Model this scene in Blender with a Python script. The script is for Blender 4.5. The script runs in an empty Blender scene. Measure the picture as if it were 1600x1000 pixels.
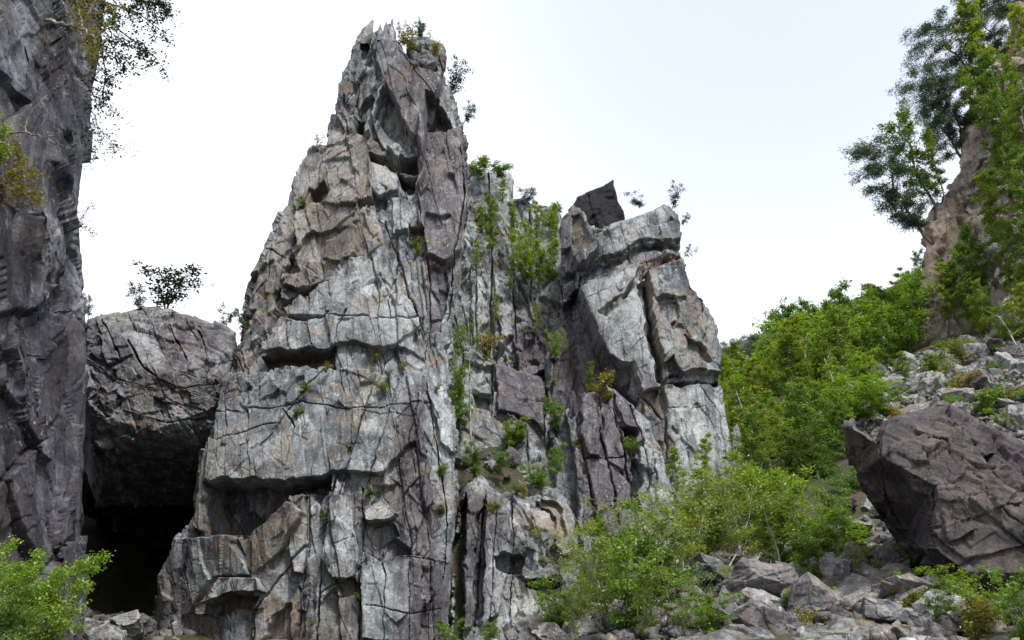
import bpy, math, random
import numpy as np

# ------------------------------------------------------------------ camera
C = bpy.context.scene.collection
scene = bpy.context.scene
PITCH = math.radians(20.0)
FPX = 1333.0                       # focal length in pixels of the 1600 x 1000 photograph
CAM = np.array([0.0, 0.0, 1.7])
cam_data = bpy.data.cameras.new("camera")
cam_data.sensor_width = 36.0
cam_data.lens = 36.0 * FPX / 1600.0
cam_data.clip_start = 0.1
cam_data.clip_end = 6000.0
cam = bpy.data.objects.new("camera", cam_data)
cam.location = CAM
cam.rotation_euler = (math.radians(90.0) + PITCH, 0.0, 0.0)
C.objects.link(cam)
scene.camera = cam

# ------------------------------------------------------------------ sky, sun, exposure
SUN_EL, SUN_AZ = math.radians(56.0), math.radians(152.0)      # azimuth from north (+Y), clockwise
world = bpy.data.worlds.new("World")
scene.world = world
world.use_nodes = True
wn, wl = world.node_tree.nodes, world.node_tree.links
wn.clear()
w_out = wn.new("ShaderNodeOutputWorld")
w_bg = wn.new("ShaderNodeBackground")
w_sky = wn.new("ShaderNodeTexSky")
w_sky.sky_type = 'NISHITA'
w_sky.sun_disc = False
w_sky.sun_elevation = SUN_EL
w_sky.sun_rotation = SUN_AZ
w_sky.air_density = 1.0
w_sky.dust_density = 3.0
w_sky.ozone_density = 1.0
# thin white cloud veil over the blue: thick everywhere but one thin patch high on the right
w_tc = wn.new("ShaderNodeTexCoord")
w_dot = wn.new("ShaderNodeVectorMath"); w_dot.operation = 'DOT_PRODUCT'
_bd = np.array([0.27, 0.70, 0.66]); _bd /= np.linalg.norm(_bd)
w_dot.inputs[1].default_value = tuple(_bd)
w_mr = wn.new("ShaderNodeMapRange")
w_mr.interpolation_type = 'SMOOTHSTEP'
w_mr.inputs["From Min"].default_value = 0.88
w_mr.inputs["From Max"].default_value = 1.0
w_mr.inputs["To Min"].default_value = 0.97
w_mr.inputs["To Max"].default_value = 0.54
w_noise = wn.new("ShaderNodeTexNoise")
w_noise.inputs["Scale"].default_value = 2.5
w_noise.inputs["Detail"].default_value = 4.0
w_add = wn.new("ShaderNodeMath"); w_add.operation = 'MULTIPLY_ADD'
w_add.inputs[1].default_value = 0.06
w_mix = wn.new("ShaderNodeMixRGB")
w_mix.inputs[2].default_value = (5.75, 6.05, 6.5, 1.0)
wl.new(w_tc.outputs["Generated"], w_dot.inputs[0])
wl.new(w_tc.outputs["Generated"], w_noise.inputs["Vector"])
wl.new(w_dot.outputs["Value"], w_mr.inputs["Value"])
wl.new(w_noise.outputs["Fac"], w_add.inputs[0])
wl.new(w_mr.outputs["Result"], w_add.inputs[2])
wl.new(w_add.outputs["Value"], w_mix.inputs[0])
wl.new(w_sky.outputs["Color"], w_mix.inputs[1])
wl.new(w_mix.outputs["Color"], w_bg.inputs["Color"])
w_bg.inputs["Strength"].default_value = 0.12
wl.new(w_bg.outputs["Background"], w_out.inputs["Surface"])

sun_data = bpy.data.lights.new("sun", 'SUN')
sun_data.energy = 2.3
sun_data.angle = math.radians(10.0)
sun_data.color = (1.0, 0.97, 0.92)
sun = bpy.data.objects.new("sun", sun_data)
sun.rotation_euler = (math.radians(90.0) - SUN_EL, 0.0, math.pi - SUN_AZ)
C.objects.link(sun)

scene.view_settings.view_transform = 'Standard'
scene.view_settings.look = 'None'
scene.view_settings.exposure = 0.9
scene.view_settings.gamma = 1.0
scene.render.engine = 'CYCLES'
scene.cycles.max_bounces = 6
scene.cycles.diffuse_bounces = 3
scene.cycles.transparent_max_bounces = 4
scene.cycles.use_denoising = True
scene.cycles.caustics_reflective = False
scene.cycles.caustics_refractive = False

# ------------------------------------------------------------------ helpers
CP, SP = math.cos(PITCH), math.sin(PITCH)


def at(px, py, Y):
    """world point seen at photo pixel (px, py) on the vertical plane y = Y"""
    px, py, Y = np.asarray(px, float), np.asarray(py, float), np.asarray(Y, float)
    a, b = (px - 800.0) / FPX, (500.0 - py) / FPX
    dy, dz = CP - b * SP, SP + b * CP
    s = Y / dy
    return np.stack(np.broadcast_arrays(a * s, Y, CAM[2] + dz * s), -1)


def proj(P):
    P = np.asarray(P, float)
    y, z = P[..., 1], P[..., 2] - CAM[2]
    f = y * CP + z * SP
    u = -y * SP + z * CP
    return 800.0 + FPX * P[..., 0] / f, 500.0 - FPX * u / f


def hsh(ix, iy, iz, seed):
    x = (ix.astype(np.int64) * 374761393 + iy.astype(np.int64) * 668265263 + iz.astype(np.int64) * 2147483647 * 3 + seed * 974634777) & 0xFFFFFFFF
    x = x.astype(np.uint32)
    x ^= x >> np.uint32(15); x *= np.uint32(2246822519)
    x ^= x >> np.uint32(13); x *= np.uint32(3266489917)
    x ^= x >> np.uint32(16)
    return x


def h01(ix, iy, iz, seed):
    return (hsh(ix, iy, iz, seed) >> np.uint32(8)).astype(np.float32) / np.float32(16777216.0)


def vnoise(P, seed):
    P = np.asarray(P, np.float32)
    F = np.floor(P)
    I = F.astype(np.int64)
    t = P - F
    t = t * t * t * (t * (t * 6 - 15) + 10)
    out = 0
    for dx in (0, 1):
        wx = t[:, 0] if dx else 1 - t[:, 0]
        for dy in (0, 1):
            wy = t[:, 1] if dy else 1 - t[:, 1]
            for dz in (0, 1):
                wz = t[:, 2] if dz else 1 - t[:, 2]
                out = out + wx * wy * wz * h01(I[:, 0] + dx, I[:, 1] + dy, I[:, 2] + dz, seed)
    return out * 2 - 1


def fbm(P, seed, octaves=4, gain=0.5):
    P = np.asarray(P, np.float32)
    a, s, out = 1.0, 1.0, 0
    for o in range(octaves):
        out = out + a * vnoise(P * s + 17.3 * o, seed + o)
        a *= gain; s *= 2.03
    return out


def facets(Q, seed, jitter=0.9):
    """fractured cells: (random level of the cell -1..1, tilt of the cell's plane, distance to the crack, random 0..1)"""
    Q = np.asarray(Q, np.float32)
    I = np.floor(Q).astype(np.int64)
    n = len(Q)
    d1 = np.full(n, 1e9, np.float32); d2 = np.full(n, 1e9, np.float32)
    bc = np.zeros((n, 3), np.float32)
    bi = np.zeros((n, 3), np.int64)
    for dx in (-1, 0, 1):
        for dy in (-1, 0, 1):
            for dz in (-1, 0, 1):
                cx, cy, cz = I[:, 0] + dx, I[:, 1] + dy, I[:, 2] + dz
                h = hsh(cx, cy, cz, seed)
                px = cx + 0.5 + jitter * (((h & np.uint32(1023)).astype(np.float32)) / 1023.0 - 0.5)
                py = cy + 0.5 + jitter * ((((h >> np.uint32(10)) & np.uint32(1023)).astype(np.float32)) / 1023.0 - 0.5)
                pz = cz + 0.5 + jitter * ((((h >> np.uint32(20)) & np.uint32(1023)).astype(np.float32)) / 1023.0 - 0.5)
                d = (Q[:, 0] - px) ** 2 + (Q[:, 1] - py) ** 2 + (Q[:, 2] - pz) ** 2
                m = d < d1
                d2 = np.where(m, d1, np.minimum(d2, d))
                d1 = np.where(m, d, d1)
                bc[m, 0] = px[m]; bc[m, 1] = py[m]; bc[m, 2] = pz[m]
                bi[m, 0] = cx[m]; bi[m, 1] = cy[m]; bi[m, 2] = cz[m]
    r = h01(bi[:, 0], bi[:, 1], bi[:, 2], seed + 71)
    g = np.stack([h01(bi[:, 0], bi[:, 1], bi[:, 2], seed + 72 + k) * 2 - 1 for k in range(3)], -1)
    tilt = ((Q - bc) * g).sum(-1)
    return r * 2 - 1, tilt, np.sqrt(d2) - np.sqrt(d1), h01(bi[:, 0], bi[:, 1], bi[:, 2], seed + 80)


def smooth(e0, e1, x):
    t = np.clip((x - e0) / (e1 - e0), 0, 1)
    return t * t * (3 - 2 * t)


def seg_dist(X, Y, pts, closed=False):
    pts = np.asarray(pts, float)
    n = len(pts)
    best = np.full(X.shape, 1e9)
    for i in range(n if closed else n - 1):
        a, b = pts[i], pts[(i + 1) % n]
        v = b - a
        L = (v * v).sum() + 1e-9
        t = np.clip(((X - a[0]) * v[0] + (Y - a[1]) * v[1]) / L, 0, 1)
        best = np.minimum(best, (X - a[0] - t * v[0]) ** 2 + (Y - a[1] - t * v[1]) ** 2)
    return np.sqrt(best)


def poly_mask(X, Y, pts, soft):
    """1 inside the outline, 0 outside, a ramp of the given half-width along its edge"""
    out = np.zeros(X.shape)
    p = np.asarray(pts, float)
    m = (X > p[:, 0].min() - soft) & (X < p[:, 0].max() + soft) & (Y > p[:, 1].min() - soft) & (Y < p[:, 1].max() + soft)
    if not m.any():
        return out
    x, y = X[m], Y[m]
    ins = np.zeros(x.shape, bool)
    n = len(p)
    for i in range(n):
        (x0, y0), (x1, y1) = p[i], p[(i + 1) % n]
        c = ((y0 > y) != (y1 > y))
        with np.errstate(divide='ignore', invalid='ignore'):
            c &= x < (x1 - x0) * (y - y0) / (y1 - y0 + 1e-12) + x0
        ins ^= c
    d = seg_dist(x, y, p, True)
    out[m] = smooth(-soft, soft, np.where(ins, d, -d))
    return out


def tps(pts, vals, lam=1e-3):
    """thin plate spline through scattered 2-D points"""
    pts = np.asarray(pts, float); vals = np.asarray(vals, float)
    c, s = pts.mean(0), pts.std() + 1e-9
    p = (pts - c) / s
    n = len(p)

    def U(r2):
        return np.where(r2 > 1e-12, r2 * np.log(r2 + 1e-12), 0)
    K = U(((p[:, None] - p[None]) ** 2).sum(-1)) + lam * np.eye(n)
    A = np.zeros((n + 3, n + 3))
    A[:n, :n] = K; A[:n, n] = 1; A[:n, n + 1:] = p
    A[n, :n] = 1; A[n + 1:, :n] = p.T
    w = np.linalg.solve(A, np.concatenate([vals, np.zeros(3)]))

    def f(X, Y):
        X, Y = np.asarray(X, float), np.asarray(Y, float)
        x, y = (X - c[0]) / s, (Y - c[1]) / s
        out = w[n] + w[n + 1] * x + w[n + 2] * y
        for i in range(n):
            out = out + w[i] * U((x - p[i, 0]) ** 2 + (y - p[i, 1]) ** 2)
        return out
    return f


def mesh_obj(name, V, faces, mat=None, parent=None, attrs=None, smooth_shade=False):
    """one mesh object from numpy vertices and an (n, 4) or (n, 3) face array"""
    me = bpy.data.meshes.new(name)
    V = np.ascontiguousarray(V, np.float32)
    faces = np.ascontiguousarray(faces, np.int32)
    k = faces.shape[1]
    me.vertices.add(len(V)); me.vertices.foreach_set("co", V.ravel())
    me.loops.add(faces.size); me.loops.foreach_set("vertex_index", faces.ravel())
    me.polygons.add(len(faces)); me.polygons.foreach_set("loop_start", np.arange(0, faces.size, k, dtype=np.int32))
    me.update(calc_edges=True)
    if smooth_shade:
        me.polygons.foreach_set("use_smooth", np.ones(len(faces), bool))
    for key, val in (attrs or {}).items():
        if val.ndim == 2:
            a = me.attributes.new(key, 'FLOAT_COLOR', 'POINT'); a.data.foreach_set("color", np.ascontiguousarray(val, np.float32).ravel())
        else:
            a = me.attributes.new(key, 'FLOAT', 'POINT'); a.data.foreach_set("value", np.ascontiguousarray(val, np.float32))
    o = bpy.data.objects.new(name, me)
    if mat:
        me.materials.append(mat)
    C.objects.link(o)
    if parent is not None:
        o.parent = parent
    return o


def grid_faces(nr, nc):
    i = np.arange(nr * nc).reshape(nr, nc)
    return np.stack([i[:-1, :-1], i[:-1, 1:], i[1:, 1:], i[1:, :-1]], -1).reshape(-1, 4)


def tag(o, label=None, cat=None, group=None, kind=None):
    if label: o["label"] = label
    if cat: o["category"] = cat
    if group: o["group"] = group
    if kind: o["kind"] = kind
    return o


def empty(name, loc=(0, 0, 0)):
    o = bpy.data.objects.new(name, None)
    o.empty_display_size = 0.2
    o.location = loc
    C.objects.link(o)
    return o


def dup(root, loc, rz=0.0, scale=1.0, tilt=(0.0, 0.0)):
    r = root.copy(); C.objects.link(r)
    r.location = loc; r.rotation_euler = (tilt[0], tilt[1], rz)
    r.scale = scale if hasattr(scale, '__len__') else (scale,) * 3
    for ch in list(root.children):
        c = ch.copy(); C.objects.link(c); c.parent = r
    return r

# ------------------------------------------------------------------ materials
def nt(name):
    m = bpy.data.materials.new(name); m.use_nodes = True
    n, l = m.node_tree.nodes, m.node_tree.links
    n.clear()
    return m, n, l


def rock_material(name, dark=(0.046, 0.051, 0.058), mid=(0.150, 0.165, 0.178), pale=(0.375, 0.40, 0.41), tan=(0.205, 0.162, 0.120),
                  purple=(0.098, 0.080, 0.094), lichen=0.6, streak=0.75, moss=0.0, val=1.0, objrand=0.0, rust=0.7):
    m, n, l = nt(name)

    def node(t, **kw):
        x = n.new(t)
        for k, v in kw.items():
            setattr(x, k, v)
        return x

    def math_(op, a, b=None, c=None):
        x = node("ShaderNodeMath", operation=op)
        for i, v in enumerate((a, b, c)):
            if v is None: continue
            if isinstance(v, (int, float)): x.inputs[i].default_value = v
            else: l.new(v, x.inputs[i])
        return x.outputs[0]

    def noise(scale, detail, vec=None, rough=0.55, dist=0.0):
        x = node("ShaderNodeTexNoise")
        x.inputs["Scale"].default_value = scale; x.inputs["Detail"].default_value = detail
        x.inputs["Roughness"].default_value = rough; x.inputs["Distortion"].default_value = dist
        l.new(vec if vec is not None else tc.outputs["Object"], x.inputs["Vector"])
        return x.outputs["Fac"]

    def maprange(v, a, b, c=0.0, d=1.0):
        x = node("ShaderNodeMapRange")
        x.interpolation_type = 'SMOOTHSTEP'
        for i, q in enumerate((a, b, c, d)): x.inputs[i + 1].default_value = q
        l.new(v, x.inputs[0])
        return x.outputs[0]

    def mix(fac, a, b, mode='MIX'):
        x = node("ShaderNodeMixRGB", blend_type=mode)
        for i, v in enumerate((fac, a, b)):
            if isinstance(v, (int, float)): x.inputs[i].default_value = v
            elif isinstance(v, tuple): x.inputs[i].default_value = (*v, 1.0)
            else: l.new(v, x.inputs[i])
        return x.outputs[0]

    tc = node("ShaderNodeTexCoord")
    pa = node("ShaderNodeAttribute", attribute_name="paint")
    ca = node("ShaderNodeAttribute", attribute_name="cell")
    sp = node("ShaderNodeSeparateColor"); l.new(pa.outputs["Color"], sp.inputs[0])
    tan_w, pur_w, drk_w, pal_w = sp.outputs[0], sp.outputs[1], sp.outputs[2], pa.outputs["Alpha"]
    big = noise(0.22, 5.0, dist=0.6)
    med = noise(1.3, 7.0, rough=0.62, dist=0.4)
    fine = noise(9.0, 6.0, rough=0.68)
    speck = noise(5.5, 5.0, rough=0.75)
    # base tone: low frequency patches, cell by cell, grain
    mpa = node("ShaderNodeMapping"); mpa.inputs["Scale"].default_value = (1.0, 1.0, 0.3); mpa.inputs["Rotation"].default_value = (0.0, 0.12, 0.0); l.new(tc.outputs["Object"], mpa.inputs[0])
    ani = noise(3.0, 6.0, vec=mpa.outputs[0], rough=0.7, dist=0.3)
    def chips(scale, rot):
        mpc = node("ShaderNodeMapping"); mpc.inputs["Scale"].default_value = (1.0, 1.0, 0.42); mpc.inputs["Rotation"].default_value = rot
        l.new(va.outputs[0], mpc.inputs[0])
        vc = node("ShaderNodeTexVoronoi"); vc.inputs["Scale"].default_value = scale
        l.new(mpc.outputs[0], vc.inputs["Vector"])
        sc = node("ShaderNodeSeparateColor"); l.new(vc.outputs["Color"], sc.inputs[0])
        # tilted facet: random level plus a random slope away from the facet's centre
        dv_ = node("ShaderNodeVectorMath", operation='SUBTRACT'); l.new(mpc.outputs[0], dv_.inputs[0]); l.new(vc.outputs["Position"], dv_.inputs[1])
        gv = node("ShaderNodeVectorMath", operation='MULTIPLY_ADD'); gv.inputs[1].default_value = (2, 2, 2); gv.inputs[2].default_value = (-1, -1, -1); l.new(vc.outputs["Color"], gv.inputs[0])
        dp = node("ShaderNodeVectorMath", operation='DOT_PRODUCT'); l.new(dv_.outputs[0], dp.inputs[0]); l.new(gv.outputs[0], dp.inputs[1])
        return math_('ADD', sc.outputs[0], math_('MULTIPLY', dp.outputs["Value"], 1.1 * scale)), sc.outputs[1]

    nv = node("ShaderNodeTexNoise"); nv.inputs["Scale"].default_value = 1.6; nv.inputs["Detail"].default_value = 4
    l.new(tc.outputs["Object"], nv.inputs["Vector"])
    va = node("ShaderNodeVectorMath", operation='MULTIPLY_ADD')
    va.inputs[1].default_value = (0.30, 0.30, 0.30)
    l.new(nv.outputs["Color"], va.inputs[0]); l.new(tc.outputs["Object"], va.inputs[2])
    f1, c1 = chips(1.5, (0.1, 0.16, 0.3))
    f2, c2 = chips(3.6, (-0.15, 0.3, 0.8))
    t = math_('ADD', math_('MULTIPLY', big, 0.50), math_('MULTIPLY', med, 0.34))
    t = math_('ADD', t, math_('MULTIPLY', ani, 0.26))
    t = math_('ADD', t, math_('MULTIPLY', math_('SUBTRACT', ca.outputs["Fac"], 0.5), 0.22))
    t = math_('ADD', t, math_('ADD', math_('MULTIPLY', math_('SUBTRACT', c1, 0.5), 0.17), math_('MULTIPLY', math_('SUBTRACT', c2, 0.5), 0.12)))
    if objrand:
        oi = node("ShaderNodeObjectInfo")
        t = math_('ADD', t, math_('MULTIPLY', math_('SUBTRACT', oi.outputs["Random"], 0.5), objrand))
    rp = node("ShaderNodeValToRGB")
    e = rp.color_ramp.elements
    e[0].position = 0.36; e[0].color = (*dark, 1)
    e[1].position = 0.72; e[1].color = (*pale, 1)
    x = e.new(0.53); x.color = (*mid, 1)
    l.new(t, rp.inputs[0])
    col = rp.outputs[0]
    # weathered mottling hues of the stone itself
    hue = noise(0.5, 4.0, dist=1.0)
    col = mix(maprange(hue, 0.46, 0.70, 0, 0.75), col, tan)
    hue2 = noise(0.36, 5.0, dist=1.2)
    mp2 = node("ShaderNodeMapping"); mp2.inputs["Location"].default_value = (31, 7, 12); l.new(tc.outputs["Object"], mp2.inputs[0])
    hue3 = noise(0.42, 5.0, vec=mp2.outputs[0], dist=0.8)
    col = mix(maprange(hue3, 0.50, 0.74, 0, 0.5), col, purple)
    col = mix(maprange(noise(0.8, 5.0, vec=mp2.outputs[0], rough=0.65, dist=1.2), 0.60, 0.70, 0, rust), col, tuple(c * k for c, k in zip(tan, (1.12, 0.88, 0.66))))
    rag = math_('ADD', math_('MULTIPLY', med, 0.7), math_('MULTIPLY', noise(3.2, 6.0, rough=0.7), 0.5))
    jit = maprange(rag, 0.42, 0.72, 0.15, 1.15)
    col = mix(math_('MINIMUM', 1.0, math_('MULTIPLY', tan_w, jit)), col, tan)
    col = mix(math_('MINIMUM', 1.0, math_('MULTIPLY', pur_w, jit)), col, purple)
    col = mix(math_('MINIMUM', 1.0, math_('MULTIPLY', pal_w, math_('MULTIPLY', jit, 0.9))), col, tuple(min(0.62, c * 1.25) for c in pale))
    # water streaks running down the face, then painted dark areas: stains and shade
    mp = node("ShaderNodeMapping"); mp.inputs["Scale"].default_value = (1.5, 1.5, 0.09); l.new(tc.outputs["Object"], mp.inputs[0])
    st = noise(1.0, 5.0, vec=mp.outputs[0], rough=0.6, dist=0.25)
    gate = maprange(noise(0.16, 3.0), 0.40, 0.56)
    sw = math_('MULTIPLY', math_('MULTIPLY', maprange(st, 0.55, 0.62), gate), streak)
    sw = math_('MAXIMUM', sw, math_('MULTIPLY', drk_w, maprange(st, 0.40, 0.52, 0.35, 1.0)))  # painted darkening: stains on open faces, shade on undersides and in recesses
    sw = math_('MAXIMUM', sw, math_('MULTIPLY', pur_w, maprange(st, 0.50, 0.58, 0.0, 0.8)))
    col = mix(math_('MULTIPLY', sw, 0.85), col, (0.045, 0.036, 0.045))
    # lichen
    lm = maprange(noise(0.33, 4.0, dist=0.5), 0.42, 0.62)
    lw = math_('MULTIPLY', maprange(speck, 0.57, 0.64), math_('MULTIPLY', lm, lichen))
    lw = math_('MAXIMUM', lw, math_('MULTIPLY', math_('MULTIPLY', maprange(med, 0.56, 0.66), maprange(ani, 0.46, 0.6)), lichen * 0.55))
    col = mix(lw, col, tuple(min(0.6, c * 1.35) for c in pale))
    dk = math_('MULTIPLY', maprange(speck, 0.40, 0.30), 0.45)
    col = mix(dk, col, (0.07, 0.065, 0.07))
    # small hairline joints
    vo = node("ShaderNodeTexVoronoi", feature='DISTANCE_TO_EDGE')
    vo.inputs["Scale"].default_value = 0.9
    mpv = node("ShaderNodeMapping"); mpv.inputs["Scale"].default_value = (1.0, 1.0, 0.28); mpv.inputs["Rotation"].default_value = (0.0, 0.14, 0.3)
    l.new(va.outputs[0], mpv.inputs[0]); l.new(mpv.outputs[0], vo.inputs["Vector"])
    crack = maprange(vo.outputs["Distance"], 0.0, 0.028, 1.0, 0.0)
    crack = math_('MULTIPLY', crack, maprange(big, 0.46, 0.6))
    col = mix(math_('MULTIPLY', crack, 0.35), col, (0.03, 0.028, 0.03))
    if moss > 0:
        ge = node("ShaderNodeNewGeometry")
        sx = node("ShaderNodeSeparateXYZ"); l.new(ge.outputs["Normal"], sx.inputs[0])
        mw = math_('MULTIPLY', maprange(sx.outputs[2], 0.45, 0.85), maprange(noise(0.7, 5.0), 0.5 - 0.1 * moss, 0.6, 0, moss))
        col = mix(mw, col, (0.055, 0.075, 0.02))
    gr = maprange(fine, 0.32, 0.68, 0.68, 1.28)
    col = mix(1.0, col, gr, 'MULTIPLY')
    if val != 1.0:
        col = mix(1.0, col, (val, val, val), 'MULTIPLY')
    bs = node("ShaderNodeBsdfPrincipled")
    bs.inputs["Roughness"].default_value = 0.8
    bs.inputs["Specular IOR Level"].default_value = 0.25
    l.new(col, bs.inputs["Base Color"])
    hgt = math_('ADD', math_('MULTIPLY', med, 0.6), math_('MULTIPLY', fine, 0.22))
    # small angular breaks: each little facet has its own level and tone
    hgt = math_('ADD', hgt, math_('MULTIPLY', f1, 0.55)); hgt = math_('ADD', hgt, math_('MULTIPLY', f2, 0.26))
    hgt = math_('SUBTRACT', hgt, math_('MULTIPLY', crack, 0.35))
    bp = node("ShaderNodeBump"); bp.inputs["Strength"].default_value = 0.85; bp.inputs["Distance"].default_value = 0.13
    l.new(hgt, bp.inputs["Height"]); l.new(bp.outputs[0], bs.inputs["Normal"])
    o = node("ShaderNodeOutputMaterial"); l.new(bs.outputs[0], o.inputs[0])
    return m


def leaf_material(name, c1, c2, c3, trans=0.35):
    """leaves: hue varies leaf by leaf and a little from plant to plant"""
    m, n, l = nt(name)
    ge = n.new("ShaderNodeNewGeometry"); oi = n.new("ShaderNodeObjectInfo")
    rp = n.new("ShaderNodeValToRGB"); e = rp.color_ramp.elements
    e[0].position = 0.0; e[0].color = (*c1, 1); e[1].position = 1.0; e[1].color = (*c3, 1)
    x = e.new(0.6); x.color = (*c2, 1)
    ad = n.new("ShaderNodeMath"); ad.operation = 'MULTIPLY_ADD'; ad.inputs[1].default_value = 0.45
    mu = n.new("ShaderNodeMath"); mu.operation = 'MULTIPLY'; mu.inputs[1].default_value = 0.55
    l.new(ge.outputs["Random Per Island"], mu.inputs[0])
    l.new(oi.outputs["Random"], ad.inputs[0]); l.new(mu.outputs[0], ad.inputs[2])
    l.new(ad.outputs[0], rp.inputs[0])
    d = n.new("ShaderNodeBsdfDiffuse"); t = n.new("ShaderNodeBsdfTranslucent"); mx = n.new("ShaderNodeMixShader")
    g = n.new("ShaderNodeBsdfGlossy"); g.inputs["Roughness"].default_value = 0.45; g.inputs["Color"].default_value = (0.8, 0.8, 0.8, 1)
    mg = n.new("ShaderNodeMixShader"); mg.inputs[0].default_value = 0.04
    mx.inputs[0].default_value = trans
    br = n.new("ShaderNodeMixRGB"); br.blend_type = 'MULTIPLY'; br.inputs[0].default_value = 1.0; br.inputs[2].default_value = (1.25, 1.3, 0.7, 1)
    l.new(rp.outputs[0], d.inputs[0]); l.new(rp.outputs[0], br.inputs[1]); l.new(br.outputs[0], t.inputs[0])
    l.new(d.outputs[0], mx.inputs[1]); l.new(t.outputs[0], mx.inputs[2])
    l.new(mx.outputs[0], mg.inputs[1]); l.new(g.outputs[0], mg.inputs[2])
    o = n.new("ShaderNodeOutputMaterial"); l.new(mg.outputs[0], o.inputs[0])
    return m


def bark_material(name, c1, c2, scale=6.0):
    m, n, l = nt(name)
    tc = n.new("ShaderNodeTexCoord"); mp = n.new("ShaderNodeMapping"); mp.inputs["Scale"].default_value = (1, 1, 0.4)
    no = n.new("ShaderNodeTexNoise"); no.inputs["Scale"].default_value = scale; no.inputs["Detail"].default_value = 5
    rp = n.new("ShaderNodeValToRGB"); e = rp.color_ramp.elements
    e[0].position = 0.38; e[0].color = (*c1, 1); e[1].position = 0.6; e[1].color = (*c2, 1)
    bs = n.new("ShaderNodeBsdfPrincipled"); bs.inputs["Roughness"].default_value = 0.85
    o = n.new("ShaderNodeOutputMaterial")
    l.new(tc.outputs["Object"], mp.inputs[0]); l.new(mp.outputs[0], no.inputs["Vector"]); l.new(no.outputs["Fac"], rp.inputs[0])
    l.new(rp.outputs[0], bs.inputs["Base Color"]); l.new(bs.outputs[0], o.inputs[0])
    return m


def soil_material(name):
    m, n, l = nt(name)
    tc = n.new("ShaderNodeTexCoord")
    a = n.new("ShaderNodeTexNoise"); a.inputs["Scale"].default_value = 0.35; a.inputs["Detail"].default_value = 6
    b = n.new("ShaderNodeTexNoise"); b.inputs["Scale"].default_value = 5.0; b.inputs["Detail"].default_value = 6; b.inputs["Roughness"].default_value = 0.7
    r1 = n.new("ShaderNodeValToRGB"); e = r1.color_ramp.elements
    e[0].position = 0.4; e[0].color = (0.035, 0.05, 0.015, 1); e[1].position = 0.62; e[1].color = (0.07, 0.055, 0.035, 1)
    r2 = n.new("ShaderNodeValToRGB"); e = r2.color_ramp.elements
    e[0].position = 0.3; e[0].color = (0.5, 0.5, 0.5, 1); e[1].position = 0.75; e[1].color = (1.5, 1.5, 1.5, 1)
    mx = n.new("ShaderNodeMixRGB"); mx.blend_type = 'MULTIPLY'; mx.inputs[0].default_value = 1.0
    bs = n.new("ShaderNodeBsdfPrincipled"); bs.inputs["Roughness"].default_value = 0.95
    bp = n.new("ShaderNodeBump"); bp.inputs["Distance"].default_value = 0.1
    o = n.new("ShaderNodeOutputMaterial")
    for q in (a, b): l.new(tc.outputs["Object"], q.inputs["Vector"])
    l.new(a.outputs["Fac"], r1.inputs[0]); l.new(b.outputs["Fac"], r2.inputs[0])
    l.new(r1.outputs[0], mx.inputs[1]); l.new(r2.outputs[0], mx.inputs[2]); l.new(mx.outputs[0], bs.inputs["Base Color"])
    l.new(b.outputs["Fac"], bp.inputs["Height"]); l.new(bp.outputs[0], bs.inputs["Normal"]); l.new(bs.outputs[0], o.inputs[0])
    return m


M_ROCK = rock_material("rock_grey")
M_ROCK_DARK = rock_material("rock_dark_purple", dark=(0.026, 0.023, 0.026), mid=(0.066, 0.058, 0.062), pale=(0.15, 0.138, 0.138), tan=(0.12, 0.095, 0.075),
                            purple=(0.075, 0.058, 0.068), lichen=0.45, streak=0.5, val=0.84)
M_ROCK_BLUE = rock_material("rock_blue_grey", dark=(0.015, 0.016, 0.024), mid=(0.078, 0.083, 0.108), pale=(0.33, 0.345, 0.39), tan=(0.13, 0.105, 0.09),
                            purple=(0.062, 0.054, 0.072), lichen=0.9, streak=1.0, rust=0.6, val=0.66)
M_ROCK_TAN = rock_material("rock_tan", dark=(0.085, 0.072, 0.066), mid=(0.25, 0.21, 0.18), pale=(0.46, 0.42, 0.38), tan=(0.30, 0.22, 0.155), purple=(0.15, 0.12, 0.125), lichen=0.3, streak=0.3, moss=0.5)
M_ROCK_SHADE = rock_material("rock_shade_black", dark=(0.012, 0.012, 0.015), mid=(0.022, 0.022, 0.028), pale=(0.05, 0.05, 0.06), tan=(0.03, 0.025, 0.02),  # near-black colour carries the shade deep in the cave
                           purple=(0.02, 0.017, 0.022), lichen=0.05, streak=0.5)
M_ROCK_SCREE = rock_material("rock_scree", dark=(0.07, 0.07, 0.073), mid=(0.19, 0.19, 0.193), pale=(0.42, 0.42, 0.415), lichen=0.6, streak=0.0, moss=0.3, objrand=0.22)
M_ROCK_TALUS = rock_material("rock_talus_purple", dark=(0.045, 0.042, 0.047), mid=(0.115, 0.104, 0.112), pale=(0.25, 0.24, 0.245), tan=(0.15, 0.115, 0.09), purple=(0.09, 0.07, 0.08), lichen=0.5, streak=0.0, moss=0.3, objrand=0.25)
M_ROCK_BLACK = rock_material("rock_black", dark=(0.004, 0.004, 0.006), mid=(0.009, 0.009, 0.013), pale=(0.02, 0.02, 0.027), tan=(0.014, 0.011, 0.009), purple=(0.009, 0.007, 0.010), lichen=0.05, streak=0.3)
M_SOIL = soil_material("forest_soil")

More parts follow.
